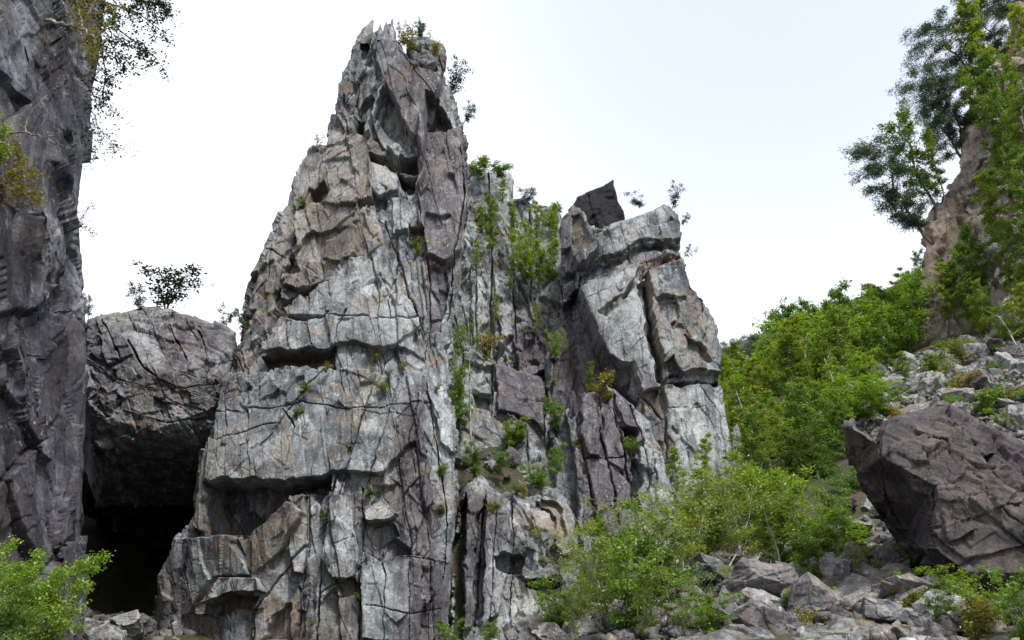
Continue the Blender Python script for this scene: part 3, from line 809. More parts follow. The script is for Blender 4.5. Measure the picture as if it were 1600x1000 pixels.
chock = relief("chockstone", [(148, 800), (160, 745), (146, 690), (134, 625), (131, 560), (133, 510), (142, 494)], [(330, 800), (342, 690), (350, 640), (362, 590), (372, 545), (366, 520), (352, 508)],
               [(0, 500), (0.12, 491), (0.22, 488), (0.4, 480), (0.5, 478), (0.62, 486), (0.8, 498), (1, 512)], 792,
               [(140, 500, 48), (360, 520, 48.5), (250, 490, 48.5), (250, 560, 45.5), (140, 610, 45.5), (350, 610, 46), (250, 620, 44.8), (170, 690, 47.5), (320, 680, 47.5), (250, 740, 51), (250, 790, 54)],
               (230, 300),
               [],
               [([(200, 532), (224, 575), (245, 590)], 3, 0.7), ([(262, 505), (290, 560)], 3, 0.6), ([(130, 560), (180, 590), (250, 610), (340, 600)], 2.4, 0.4), ([(310, 520), (325, 560), (318, 620)], 2.5, 0.5), ([(160, 500), (190, 560)], 2, 0.4),
                ([(190, 640), (260, 660), (330, 650)], 2.5, 0.5)],
               [([(195, 530), (220, 505), (262, 560), (240, 585)], 'w', 0.4, 6), ([(132, 690), (250, 700), (350, 690), (345, 800), (140, 800)], 'd', 0.95, 14), ([(130, 490), (370, 500), (350, 640), (140, 640)], 'p', 0.55, 12)],  # 'd' area paints the overhung underside's shade into the colour
               thick=16, seed=41, mat=M_ROCK, tris=CHOCK_FACES, small=0.8, size=(1.8, 1.8, 1.8), lean=(0.5, 0.2), amp=0.55, edge=(6, 0.6), inward=0.02, ragged=0.6)
tag(chock, "huge dark boulder wedged between left cliff and tall pinnacle above black cave", "boulder")
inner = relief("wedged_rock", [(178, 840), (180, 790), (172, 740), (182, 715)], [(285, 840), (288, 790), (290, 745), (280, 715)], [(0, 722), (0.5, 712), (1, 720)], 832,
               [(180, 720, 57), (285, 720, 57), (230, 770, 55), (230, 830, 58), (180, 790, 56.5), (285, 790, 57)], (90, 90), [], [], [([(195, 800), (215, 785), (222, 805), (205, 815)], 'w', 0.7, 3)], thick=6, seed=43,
               mat=M_ROCK_SHADE, size=(1.4, 1.4, 1.4), lean=(0.5, 0), amp=0.8, edge=(8, 1.0))
tag(inner, "rock coloured shade-black, jammed deep inside the dark cave under wedged boulder", "boulder")
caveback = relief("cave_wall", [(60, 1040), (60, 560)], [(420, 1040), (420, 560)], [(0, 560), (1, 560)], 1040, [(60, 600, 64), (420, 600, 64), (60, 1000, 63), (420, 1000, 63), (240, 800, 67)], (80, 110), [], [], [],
                  thick=6, seed=44, mat=M_ROCK_BLACK, size=(2.5, 2.5, 3), amp=0.8)  # back of the cave: its deep shade is put into the colour
tag(caveback, "rock wall coloured shade-black, closing the back of the cave beside the pinnacle", "cave wall")

# ------------------------------------------------------------------ gully between the pinnacles
backcliff = relief("gully_cliff", [(660, 760), (690, 640), (700, 400), (712, 300), (722, 255)], [(930, 760), (900, 640), (888, 480), (884, 400), (878, 345), (868, 322), (800, 312), (802, 285), (798, 262)],
                   [(0, 258), (0.3, 262), (0.7, 264), (1, 272)], 740, [(690, 740, 58), (900, 740, 58), (700, 600, 61), (890, 600, 61), (720, 400, 67), (880, 400, 66), (740, 270, 71), (800, 280, 71), (860, 330, 70), (790, 520, 63)],
                   (190, 420),
                   [([(735, 420), (760, 410), (765, 500), (740, 540)], 0.7, 0.5, 0, 1.5), ([(770, 430), (795, 440), (800, 530), (775, 560)], 0.8, 0.5, 0, 1.5), ([(800, 530), (850, 510), (862, 580), (815, 600)], 1.0, 0.5, 0.5, 1.5), ([(830, 330), (872, 330), (880, 480), (845, 470)], 0.6, 0.5, 0, 1.5, 0.5)],
                   [([(765, 270), (768, 400), (766, 560)], 4, 1.2), ([(800, 320), (802, 440), (806, 540)], 4, 1.2), ([(745, 400), (745, 560)], 3, 0.8), ([(828, 330), (830, 470)], 3, 0.8)],
                   [([(800, 510), (862, 510), (862, 600), (800, 600)], 'p', 0.8, 8), ([(735, 400), (800, 430), (800, 560), (735, 560)], 'w', 0.45, 10), ([(770, 265), (800, 268), (800, 320), (770, 320)], 'w', 0.4, 5)],
                   thick=14, seed=51, mat=M_ROCK, size=(1.9, 1.9, 4.6), lean=(0.10, 0), amp=0.9, edge=(8, 1.2))
tag(backcliff, "pale broken cliff at the back of the green gully between pinnacles", "cliff")
slab = relief("rock_slab", [(700, 760), (716, 700), (722, 600), (722, 550)], [(880, 780), (862, 700), (858, 660), (853, 600), (848, 590), (836, 574), (800, 560)], [(0, 550), (0.25, 546), (0.4, 562), (0.7, 580), (0.9, 590), (1, 596)], 770,
              [(720, 700, 54.5), (860, 700, 54), (725, 560, 58), (840, 590, 57.5), (780, 640, 55.5), (720, 770, 51), (870, 770, 51)], (120, 170),
              [([(722, 560), (768, 575), (768, 640), (740, 640), (722, 610)], -0.6, 0, 0, 1.5), ([(770, 572), (845, 590), (855, 680), (830, 660), (780, 640)], 0.7, 0, 0, 1.2, 0.35), ([(740, 610), (765, 612), (765, 636), (745, 640)], -1.2, 0, 0, 1.2), ([(790, 650), (820, 660), (850, 690), (855, 750), (800, 740)], 0.4, 0, -0.4, 1.5)],
              [([(768, 560), (769, 650)], 3, 0.8), ([(820, 660), (830, 760)], 3, 0.7), ([(850, 640), (854, 690)], 4, 1.2)],
              [([(770, 572), (845, 590), (858, 700), (780, 640)], 'p', 1.0, 6), ([(722, 555), (768, 570), (766, 640), (722, 640)], 'w', 0.3, 6)], thick=6, seed=53, mat=M_ROCK, size=(1.6, 1.6, 2.6), lean=(0.2, 0), amp=0.7, edge=(8, 1.0))
tag(slab, "purple flat faced rock slab in the green gully between pinnacles", "rock slab")
base = relief("rock_buttress", [(702, 1020), (706, 900), (714, 820), (720, 770), (730, 745)], [(905, 1020), (906, 880), (903, 850), (897, 810), (880, 775), (850, 752)], [(0, 752), (0.2, 744), (0.42, 770), (0.6, 768), (0.75, 752), (0.9, 758), (1, 768)], 1020,
              [(710, 1010, 44), (905, 1010, 42.5), (720, 760, 48.5), (890, 780, 48.5), (800, 880, 45.5), (860, 820, 46)], (170, 240),
              [([(708, 1000), (708, 880), (718, 790), (728, 770), (722, 900), (722, 1000)], -2.4, 0, 0, 1.5), ([(730, 780), (745, 770), (742, 880), (736, 980), (724, 980)], 0.5, 0.5, 0, 1.2, 0.5), ([(746, 800), (760, 780), (756, 900), (748, 980), (738, 980)], -1.0, 0, 0, 1.5),
               ([(760, 770), (800, 780), (798, 860), (780, 960), (752, 980)], 0.6, 0.5, 0, 1.5, 0.6), ([(834, 785), (850, 778), (898, 800), (904, 860), (880, 870), (866, 850), (868, 810)], 0.8, 0, 0.2, 1.2, 0.35), ([(842, 783), (868, 788), (876, 800), (884, 840), (872, 850), (858, 805), (845, 796)], -0.7, 0, 0, 1.2, 0.5),
               ([(826, 800), (842, 798), (866, 815), (868, 845), (846, 846)], 0.4, 0, 0.3, 1.2, 0.4), ([(775, 868), (790, 864), (816, 870), (812, 893), (792, 896), (776, 890)], -1.5, 0, 0, 1.2), ([(820, 905), (872, 902), (884, 915), (850, 925), (822, 918)], -1.5, 0, 0, 1.2), ([(800, 880), (830, 890), (860, 888), (876, 900), (820, 904)], 0.5, 0, 0.4, 1.2, 0.5)],
              [([(800, 770), (803, 850), (796, 960)], 3, 0.7), ([(756, 780), (748, 880), (740, 990)], 3, 0.8), ([(776, 800), (770, 900), (764, 1000)], 2.4, 0.5)],
              [([(722, 770), (760, 770), (740, 980), (716, 980)], 'd', 0.8, 6), ([(842, 783), (876, 790), (886, 845), (870, 850), (856, 805)], 't', 1.0, 3), ([(724, 770), (800, 770), (790, 960), (724, 960)], 'p', 0.45, 8), ([(770, 840), (800, 860), (790, 960), (760, 960)], 'w', 0.5, 8), ([(800, 940), (880, 920), (880, 1000), (800, 1000)], 'w', 0.4, 10)],
              thick=5, seed=55, mat=M_ROCK, size=(1.5, 1.5, 3.4), lean=(0.1, 0), amp=0.8, edge=(8, 1.2))
tag(base, "broken rock buttress with orange stained hollow at foot of green gully", "rock buttress")
columns = relief("column_buttress", [(860, 900), (872, 800), (862, 720), (860, 660), (868, 640)], [(1075, 900), (1060, 800), (1040, 740), (1030, 700), (1010, 640), (980, 600), (950, 560)],
                 [(0, 648), (0.12, 640), (0.2, 660), (0.32, 618), (0.5, 612), (0.58, 632), (0.7, 600), (0.85, 640), (1, 660)], 890,
                 [(870, 880, 48.3), (1050, 880, 47.5), (870, 660, 52.5), (1000, 640, 51.5), (940, 740, 49.5), (1040, 760, 50.5), (900, 640, 51.8), (960, 620, 52)], (190, 250),
                 [([(862, 640), (880, 636), (892, 690), (905, 790), (910, 860), (890, 860), (870, 740)], -1.4, 0, 0, 1.5), ([(900, 625), (925, 618), (940, 680), (936, 720), (915, 710)], 0.7, 0.8, 0, 1.2, 0.4), ([(912, 720), (938, 722), (988, 760), (990, 850), (950, 840), (930, 790)], 0.6, 0.8, 0, 1.2, 0.4), ([(938, 622), (956, 615), (972, 690), (976, 740), (950, 720)], 0.4, 0.8, 0, 1.2, 0.4),
                  ([(970, 668), (992, 672), (990, 700), (972, 700)], -1.5, 0, 0, 1.2), ([(955, 600), (980, 600), (1004, 690), (995, 700), (965, 640)], 0.7, 0.5, 0, 1.2, 0.35), ([(1000, 700), (1018, 705), (1020, 740), (1000, 735)], 0.6, 0, 0, 1.2, 0.5), ([(988, 720), (1004, 730), (1000, 800), (984, 790)], -1.3, 0, 0, 1.2),
                  ([(1022, 720), (1045, 712), (1055, 800), (1030, 800)], 0.5, 0, 0, 1.2, 0.4)],
                 [([(896, 640), (918, 740), (940, 850)], 4, 1.1), ([(930, 640), (952, 730), (966, 840)], 3, 0.9), ([(958, 640), (980, 740), (1000, 850)], 4, 1.0), ([(912, 716), (975, 716)], 2.5, 0.5), ([(985, 640), (1010, 720), (1020, 800)], 3, 0.8)],
                 [([(895, 620), (990, 615), (995, 850), (920, 850)], 'p', 0.9, 8), ([(1000, 700), (1050, 700), (1060, 830), (1000, 830)], 'w', 0.5, 8), ([(862, 650), (895, 650), (910, 850), (880, 850)], 'd', 0.7, 8)],
                 thick=6, seed=57, mat=M_ROCK, size=(1.25, 1.25, 3.6), lean=(-0.22, 0), amp=0.8, edge=(8, 1.2))
tag(columns, "leaning purple rock columns below the right pinnacle's dark recessed flank", "rock buttress")

# ------------------------------------------------------------------ the right pinnacle
rp = empty("leaning_pinnacle")
tag(rp, "lower right rock pinnacle with pale slab face and dark block on top", "rock pinnacle")
relief("spire", [(835, 830), (850, 760), (858, 640), (850, 560), (866, 510), (882, 470), (876, 400), (873, 360), (882, 338), (896, 322)],
       [(1168, 830), (1150, 735), (1138, 690), (1128, 640), (1124, 590), (1122, 560), (1118, 510), (1106, 482), (1088, 462), (1075, 452), (1068, 420), (1063, 395), (1064, 352), (1057, 332), (1047, 322)],
       [(0, 322), (0.1, 326), (0.25, 352), (0.42, 352), (0.6, 342), (0.8, 330), (0.93, 321), (1, 322)], 820,
       [(1060, 740, 52), (900, 740, 53.5), (960, 600, 54.2), (1000, 500, 54), (880, 500, 57), (880, 640, 55.5), (1120, 560, 55.2), (940, 380, 56.2), (1050, 380, 56.2), (1100, 480, 57), (1150, 740, 53.5), (885, 380, 59), (1050, 820, 51), (860, 820, 53)],
       (290, 470),
       [([(866, 640), (858, 520), (884, 470), (905, 450), (952, 580), (1000, 628), (960, 660), (890, 660)], -2.2, -1.0, 0, 1.5, 0.7),
        ([(903, 455), (940, 440), (998, 412), (1018, 540), (1030, 612), (1005, 622), (985, 575), (950, 562)], 0.9, 0, 0.1, 1.0, 0.3),
        ([(903, 425), (960, 396), (1000, 376), (1064, 380), (1062, 340), (1040, 322), (960, 348), (925, 380), (905, 400)], 0.35, 0, 0, 1.0, 0.5),
        ([(903, 452), (905, 432), (960, 402), (1002, 382), (1064, 384), (1064, 392), (1002, 394), (962, 416)], -0.7, 0, 0, 1.2, 0.6),
        ([(932, 494), (985, 446), (1002, 410), (1062, 398), (1062, 410), (1012, 424), (995, 454), (945, 498)], -0.45, 0, 0, 1.5, 1.6),
        ([(1008, 430), (1062, 412), (1076, 452), (1116, 510), (1122, 598), (1036, 600), (1020, 520)], 1.1, -0.5, 0, 1.2, 0.7),
        ([(996, 452), (1008, 450), (1024, 540), (1034, 606), (1022, 606), (1010, 540)], -1.0, 0, 0, 1.2), ([(1020, 478), (1050, 470), (1060, 500), (1046, 525), (1030, 500)], -0.7, 0.6, 0, 1.2), ([(1064, 530), (1098, 548), (1108, 570), (1080, 570)], -0.8, 0, 0, 1.2), ([(1030, 572), (1048, 564), (1060, 590), (1034, 596)], -0.9, 0, 0, 1.2),
        ([(1040, 590), (1122, 586), (1122, 606), (1042, 606)], -1.1, 0, 0, 1.2), ([(1036, 606), (1124, 610), (1150, 735), (1062, 760), (1044, 680)], 0.5, 0, -0.7, 1.2, 0.35), ([(948, 566), (988, 574), (984, 602), (958, 598)], -0.7, 0, 0, 1.2, 0.3), ([(988, 575), (1004, 622), (992, 640), (980, 610)], -0.8, 0, 0, 1.2),
        ([(876, 350), (896, 326), (912, 336), (934, 392), (918, 420), (885, 425), (874, 400)], 0.9, 0.6, 0.2, 1.2, 0.4), ([(893, 345), (905, 340), (926, 385), (914, 400), (896, 395)], -0.5, 0, 0, 1.2, 0.3), ([(874, 395), (892, 392), (900, 440), (878, 440)], -1.0, 0, 0, 1.5)],
       [([(1000, 620), (1040, 660), (1044, 760)], 3, 0.7), ([(1090, 610), (1120, 650), (1130, 700)], 1.6, 0.25), ([(980, 380), (990, 420)], 1.5, 0.2), ([(968, 352), (975, 380), (985, 390)], 1.5, 0.25), ([(1040, 640), (1100, 640), (1120, 690)], 1.4, 0.15), ([(1070, 420), (1090, 480), (1100, 540)], 2.5, 0.5), ([(1060, 660), (1080, 740)], 1.6, 0.2)],
       [([(858, 520), (905, 450), (1000, 628), (960, 660), (860, 650)], 'p', 1.0, 6), ([(874, 350), (890, 350), (905, 470), (870, 480)], 'd', 0.7, 6), ([(905, 455), (998, 415), (1030, 612), (950, 562)], 'w', 0.55, 6), ([(1040, 610), (1124, 612), (1150, 735), (1060, 760)], 'w', 0.75, 8),  # first 'd' area: shade of the left-facing flank painted into the colour
        ([(932, 494), (985, 446), (1002, 406), (1062, 396), (1062, 412), (1012, 428), (995, 458), (945, 500)], 't', 0.9, 3), ([(985, 560), (1010, 580), (1024, 612), (1005, 622)], 'd', 0.7, 4), ([(1000, 440), (1014, 440), (1040, 600), (1022, 606)], 't', 0.8, 4), ([(948, 566), (988, 574), (984, 602), (958, 598)], 't', 0.5, 3),
        ([(1030, 470), (1100, 490), (1110, 590), (1040, 590)], 't', 0.35, 10), ([(893, 345), (905, 340), (926, 385), (914, 400), (896, 395)], 't', 0.9, 3), ([(940, 360), (1000, 345), (1000, 380), (950, 395)], 'w', 0.35, 8), ([(1000, 620), (1040, 640), (1044, 740), (1000, 720)], 't', 0.4, 8)],
       thick=13, seed=61, mat=M_ROCK, parent=rp, small=0.8, size=(1.9, 1.9, 5.0), lean=(-0.2, 0.0), amp=0.75, edge=(5, 0.4))
relief("summit_block", [(886, 400), (890, 330), (898, 312), (908, 303), (926, 291), (940, 281)], [(988, 400), (977, 350), (973, 330), (966, 312), (962, 296), (957, 279)], [(0, 304), (0.25, 294), (0.5, 290), (0.75, 283), (1, 280)], 392,
       [(890, 390, 58.3), (980, 390, 58.6), (900, 310, 59.6), (960, 290, 59.6), (930, 340, 58.6)], (80, 90), [([(930, 365), (948, 350), (955, 362), (938, 376)], 0.5)], [], [], thick=4, seed=63, mat=M_ROCK_BLACK, parent=rp,
       size=(3.0, 3.0, 3.0), amp=0.22, edge=(6, 0.5), ragged=0.4)
sliver = relief("rock_sliver", [(1142, 745), (1142, 700), (1145, 668)], [(1176, 745), (1166, 705), (1152, 662)], [(0, 668), (1, 662)], 745, [(1142, 740, 56), (1176, 740, 56), (1148, 668, 58)], (24, 60), [], [], [([(1140, 660), (1180, 660), (1180, 750), (1140, 750)], 't', 0.5, 5)], thick=1.5, seed=64,
                mat=M_ROCK, size=(1.0, 1.0, 2.0), amp=0.3, edge=(4, 0.3), ragged=0.3)
tag(sliver, "thin upright rock sliver leaning beside the right pinnacle's foot", "rock")

# ------------------------------------------------------------------ the big dark boulder
BOULDER_FACES = ([(1300, 660, 32.0), (1326, 650, 31.6), (1378, 688, 30.7), (1380, 716, 30.5), (1460, 764, 29.3), (1460, 858, 29.2), (1404, 852, 34.3), (1334, 742, 33.2), (1386, 655, 31.3), (1480, 628, 32.6), (1532, 690, 30.8),
                  (1600, 696, 32.0), (1720, 770, 31.0), (1562, 800, 28.7), (1720, 830, 27.6), (1510, 894, 28.6), (1430, 890, 34.6), (1490, 1000, 31.6), (1600, 896, 28.3), (1600, 1000, 30.4), (1720, 1000, 29.0), (1420, 705, 30.4), (1720, 900, 27.2)],
                 [(0, 1, 2), (0, 2, 7), (2, 3, 7), (3, 4, 7), (4, 6, 7), (4, 5, 6), (5, 6, 16), (2, 8, 21), (2, 21, 3), (3, 21, 4), (8, 9, 10), (8, 10, 21), (21, 10, 4), (9, 11, 10), (10, 11, 13), (10, 13, 4), (4, 13, 5), (13, 15, 5), (11, 12, 14), (11, 14, 13), (13, 14, 22),
                  (13, 22, 18), (13, 18, 15), (5, 15, 16), (15, 17, 16), (15, 18, 19), (15, 19, 17), (18, 22, 20), (18, 20, 19)])
boulder = relief("boulder", [(1490, 1000), (1462, 925), (1440, 880), (1404, 850), (1370, 800), (1345, 755), (1326, 712), (1312, 668), (1318, 650)], [(1760, 1000), (1760, 640)],
                 [(0, 656), (0.035, 650), (0.05, 662), (0.12, 690), (0.14, 662), (0.17, 652), (0.24, 642), (0.36, 632), (0.45, 650), (0.63, 690), (1, 790)], 985,
                 [(1460, 760, 30.0), (1320, 660, 31.8), (1330, 715, 31.9), (1380, 810, 31.8), (1430, 870, 31.2), (1600, 800, 29.2), (1600, 705, 31.6), (1480, 640, 32.6), (1400, 660, 31.6), (1500, 980, 29.6), (1700, 900, 27), (1700, 760, 31), (1560, 870, 28.6), (1462, 860, 29.4)],
                 (290, 230),
                 [([(1534, 712), (1558, 706), (1556, 722), (1540, 728)], -0.5), ([(1384, 700), (1430, 690), (1462, 765), (1400, 742)], 0.2, 0.4, -0.2, 1.5, 1.0), ([(1462, 770), (1500, 775), (1520, 830), (1480, 850)], 0.25, 0.4, 0, 1.5, 1.0), ([(1520, 740), (1570, 730), (1590, 790), (1550, 800)], 0.25, 0, 0.3, 1.5, 1.0)],
                 [([(1376, 690), (1380, 720), (1390, 745)], 3, 0.6), ([(1462, 768), (1458, 860)], 3, 0.5), ([(1380, 745), (1400, 800), (1440, 860)], 2.5, 0.4), ([(1480, 640), (1520, 700), (1580, 770)], 2.4, 0.3), ([(1445, 690), (1475, 695), (1490, 730)], 2, 0.3), ([(1520, 740), (1560, 800), (1600, 820)], 2, 0.3)],
                 [([(1480, 634), (1600, 700), (1700, 760), (1700, 800), (1580, 760), (1520, 690)], 'p', 1.0, 8), ([(1326, 720), (1376, 716), (1460, 762), (1460, 850), (1404, 850), (1340, 745)], 'd', 0.9, 5), ([(1312, 664), (1326, 654), (1376, 690), (1340, 742)], 'w', 0.3, 5), ([(1400, 680), (1470, 660), (1560, 800), (1500, 880)], 't', 0.45, 20), ([(1550, 870), (1570, 860), (1585, 925), (1560, 925)], 'd', 0.8, 5)],  # first 'd' area: shade of the left underside painted into the colour
                 thick=6, seed=71, mat=M_ROCK_DARK, small=0.6, tris=BOULDER_FACES, size=(1.6, 1.6, 1.6), lean=(0.6, 0.2), amp=0.5, edge=(10, 0.8), ragged=0.5)
tag(boulder, "giant dark brown purple boulder overhanging the talus at right", "boulder")

# ------------------------------------------------------------------ the far cliff at upper right
rcliff = relief("cliff", [(1436, 640), (1440, 500), (1442, 440), (1440, 360), (1452, 330), (1470, 312), (1490, 292), (1502, 270), (1504, 180), (1520, 160), (1540, 130), (1552, 90), (1575, 60), (1590, 0), (1602, -60)], [(1900, 640), (1900, -60)], [(0, -50), (1, -50)], 630,
                [(1440, 500, 84), (1440, 360, 86), (1520, 150, 86), (1600, 0, 88), (1600, 400, 77), (1600, 600, 72), (1850, 500, 58), (1850, 0, 66), (1520, 480, 79)], (210, 420),
                [([(1442, 360), (1475, 330), (1500, 380), (1480, 440), (1446, 450)], 0.8, 0.8, 0, 1.5, 0.5), ([(1505, 190), (1540, 170), (1560, 250), (1520, 270)], 0.6, 0.5, 0, 1.5), ([(1478, 435), (1488, 440), (1486, 462), (1474, 460)], -1.2), ([(1500, 380), (1540, 300), (1560, 400), (1540, 460), (1510, 450)], 0.5, 0.5, 0, 1.5)],
                [([(1500, 300), (1520, 340), (1500, 400), (1520, 470)], 3, 0.8), ([(1470, 340), (1480, 400), (1465, 450)], 2.5, 0.6), ([(1530, 200), (1560, 230)], 2.5, 0.6)],
                [([(1440, 340), (1500, 300), (1540, 400), (1500, 460), (1444, 450)], 't', 0.75, 12), ([(1505, 180), (1560, 170), (1560, 270), (1510, 270)], 'p', 0.3, 8), ([(1520, 380), (1560, 380), (1560, 500), (1520, 480)], 'w', 0.4, 8)],
                thick=20, seed=81, mat=M_ROCK_TAN, size=(2.9, 2.9, 6.0), lean=(-0.25, 0), amp=1.15, edge=(10, 1.4))
tag(rcliff, "tan cliff with pines along its edge at the upper right", "cliff")

# ------------------------------------------------------------------ terrain
_anch = [(40, 1060, 17), (190, 985, 43), (210, 985, 52), (230, 975, 60), (480, 1050, 39), (300, 1050, 39), (640, 1050, 39), (760, 1030, 40), (880, 985, 39.5), (1000, 940, 41), (1100, 905, 38), (1100, 1005, 29), (1300, 995, 28), (1480, 1000, 25), (1600, 985, 25), (1290, 905, 36),
         (1400, 875, 40), (1250, 840, 46), (1150, 770, 51), (1010, 880, 48), (905, 900, 47.5), (1340, 740, 52), (1330, 650, 63), (1450, 575, 72), (1600, 560, 66), (1600, 680, 48), (1220, 740, 64), (1160, 690, 78), (1250, 600, 92), (1350, 560, 98),
         (1500, 520, 82), (1620, 490, 76), (1170, 600, 105), (1140, 590, 125), (1750, 480, 80), (770, 740, 51), (800, 700, 54.5), (1250, 600, 120), (1400, 520, 120)]
_aw = np.array([at(*q) for q in _anch])
_extra = np.array([(-10, 37, 0.2), (-15, 37, 0.4), (-12, 32, 0.5), (-5, 37, 0.3), (-9, 27, 0.6), (-15, 40.5, 0.7), (-30, 62, 8), (-8, 74, 9), (-60, 60, 12), (-45, 20, 2), (0, 0, 0), (20, 8, 0.6), (-15, 5, 0), (0, -20, -2), (40, -10, 1), (-40, -15, 0), (0, 120, 14), (-60, 130, 16), (60, 20, 10), (90, 60, 36), (110, 110, 60), (60, 160, 60),
                   (5, 30, 0.9), (-10, 30, 0.9), (0, 20, 0.6), (10, 95, 16), (100, 0, 16), (-95, 0, 6)], float)
_tp = np.concatenate([_aw, _extra])
ground_z = tps(_tp[:, :2], _tp[:, 2], 2e-3)


def ground(x, y):
    x = np.asarray(x, float); y = np.asarray(y, float)
    far = np.maximum(np.maximum(np.abs(x - 10) - 110, np.maximum(y - 175, -35 - y)), 0)
    cx, cy = np.clip(x, -100, 120), np.clip(y, -35, 175)
    return (ground_z(cx, cy) - 2.7 * np.exp(-(((cx + 11) / 7.0) ** 2 + ((cy - 35) / 6.0) ** 2) ** 2) - 2.2 * np.exp(-(((cx + 1.2) / 4.2) ** 2 + ((cy - 45.0) / 3.4) ** 2) ** 2)) * np.exp(-(far / 120.0) ** 2)


_gx = np.concatenate([-np.geomspace(3000, 101, 26), np.arange(-100, 120.1, 0.45), np.geomspace(121, 3000, 26)])
_gy = np.concatenate([-np.geomspace(3000, 36, 26), np.arange(-35, 175.1, 0.45), np.geomspace(176, 3000, 26)])
X, Yg = np.meshgrid(_gx, _gy)
shp = X.shape
Z = ground(X, Yg)
Pg = np.stack([X.ravel(), Yg.ravel(), Z.ravel()], -1)
near = np.exp(-(np.maximum(np.hypot(Pg[:, 0] - 10, Pg[:, 1] - 70) - 110, 0) / 60) ** 2)
Pg[:, 2] += near * (0.5 * fbm(Pg * 0.22, 301, 4) + 0.10 * fbm(Pg * 1.1, 305, 3))
# rubble shows through the soil on the scree
fa, ta, ea, ra = facets(Pg * np.array([0.9, 0.9, 0.5]), 311)
sx, sy = proj(Pg)
scr = poly_mask(sx, sy, [(1310, 690), (1330, 585), (1420, 560), (1480, 540), (1700, 520), (1700, 720), (1500, 690)], 25) * (Pg[:, 1] > 42)
scr = np.maximum(scr, ((Pg[:, 1] < 47) & (Pg[:, 1] > 20) & (Pg[:, 0] > -2)) * 0.8)
Pg[:, 2] += scr * (0.12 * fa + 0.3 * ta - 0.1)
me_col = np.zeros((len(Pg), 4)); me_col[:, 0] = 0.1
terrain = mesh_obj("ground", Pg, grid_faces(*shp), M_SOIL, None, {"paint": me_col})
terrain.data.materials.append(M_ROCK_SCREE)
fc = grid_faces(*shp)
terrain.data.polygons.foreach_set("material_index", ((scr[fc].mean(1) + 0.45 * fa[fc].mean(1)) > 0.75).astype(np.int32))
tag(terrain, kind="structure")

# ------------------------------------------------------------------ plants: prototypes, built once and copied
L_BIRCH = leaf_material("leaves_birch", (0.105, 0.175, 0.022), (0.21, 0.28, 0.034), (0.38, 0.37, 0.045), 0.5)
L_GREEN = leaf_material("leaves_green", (0.060, 0.125, 0.022), (0.13, 0.215, 0.032), (0.25, 0.30, 0.040), 0.45)
L_BRIGHT = leaf_material("leaves_bright", (0.095, 0.19, 0.016), (0.19, 0.30, 0.024), (0.29, 0.36, 0.04), 0.5)
L_PINE = leaf_material("needles_pine", (0.040, 0.085, 0.055), (0.070, 0.125, 0.075), (0.12, 0.165, 0.075), 0.25)
L_OCHRE = leaf_material("leaves_ochre", (0.12, 0.15, 0.02), (0.25, 0.22, 0.028), (0.32, 0.19, 0.028), 0.4)
L_DARK = leaf_material("leaves_dusky", (0.018, 0.030, 0.012), (0.030, 0.048, 0.016), (0.05, 0.06, 0.02), 0.2)
B_BIRCH = bark_material("bark_birch", (0.06, 0.055, 0.05), (0.34, 0.32, 0.30))
B_BROWN = bark_material("bark_brown", (0.035, 0.028, 0.022), (0.10, 0.085, 0.07))
B_PINE = bark_material("bark_pine", (0.07, 0.045, 0.035), (0.22, 0.12, 0.075))


class Wood:
    def __init__(self):
        self.V, self.F, self.n = [], [], 0

    def tube(self, pts, r0, r1, sides=5):
        pts = np.asarray(pts, float); k = len(pts)
        d = np.gradient(pts, axis=0); d /= np.linalg.norm(d, axis=1, keepdims=True) + 1e-9
        ref = np.array([0.31, 0.77, 0.2])
        a = np.cross(d, ref); a /= np.linalg.norm(a, axis=1, keepdims=True) + 1e-9
        b = np.cross(d, a)
        r = np.linspace(r0, r1, k)[:, None, None]
        th = np.arange(sides) * 2 * np.pi / sides
        ring = pts[:, None] + r * (a[:, None] * np.cos(th)[None, :, None] + b[:, None] * np.sin(th)[None, :, None])
        i = np.arange(k * sides).reshape(k, sides) + self.n
        j = np.roll(i, -1, 1)
        self.V.append(ring.reshape(-1, 3)); self.F.append(np.stack([i[:-1], j[:-1], j[1:], i[1:]], -1).reshape(-1, 4)); self.n += k * sides

    def get(self):
        return np.concatenate(self.V), np.concatenate(self.F)


def leaf_quads(cen, size, rng, aspect=0.55, up=0.5, direction=None):
    """one small folded diamond per leaf"""
    n = len(cen)
    nr = rng.normal(size=(n, 3)); nr[:, 2] = np.abs(nr[:, 2]) + up
    nr /= np.linalg.norm(nr, axis=1, keepdims=True)
    a = rng.normal(size=(n, 3)) if direction is None else direction + rng.normal(size=(n, 3)) * 0.35
    a -= nr * (a * nr).sum(1, keepdims=True); a /= np.linalg.norm(a, axis=1, keepdims=True) + 1e-9
    b = np.cross(nr, a)
    s = (size * rng.uniform(0.6, 1.35, n))[:, None]
    V = np.stack([cen - a * s * 0.5, cen + b * s * aspect * 0.5 + a * s * 0.05, cen + a * s * 0.55 - nr * s * 0.12, cen - b * s * aspect * 0.5 + a * s * 0.05], 1)
    return V.reshape(-1, 3), np.arange(4 * n).reshape(n, 4)


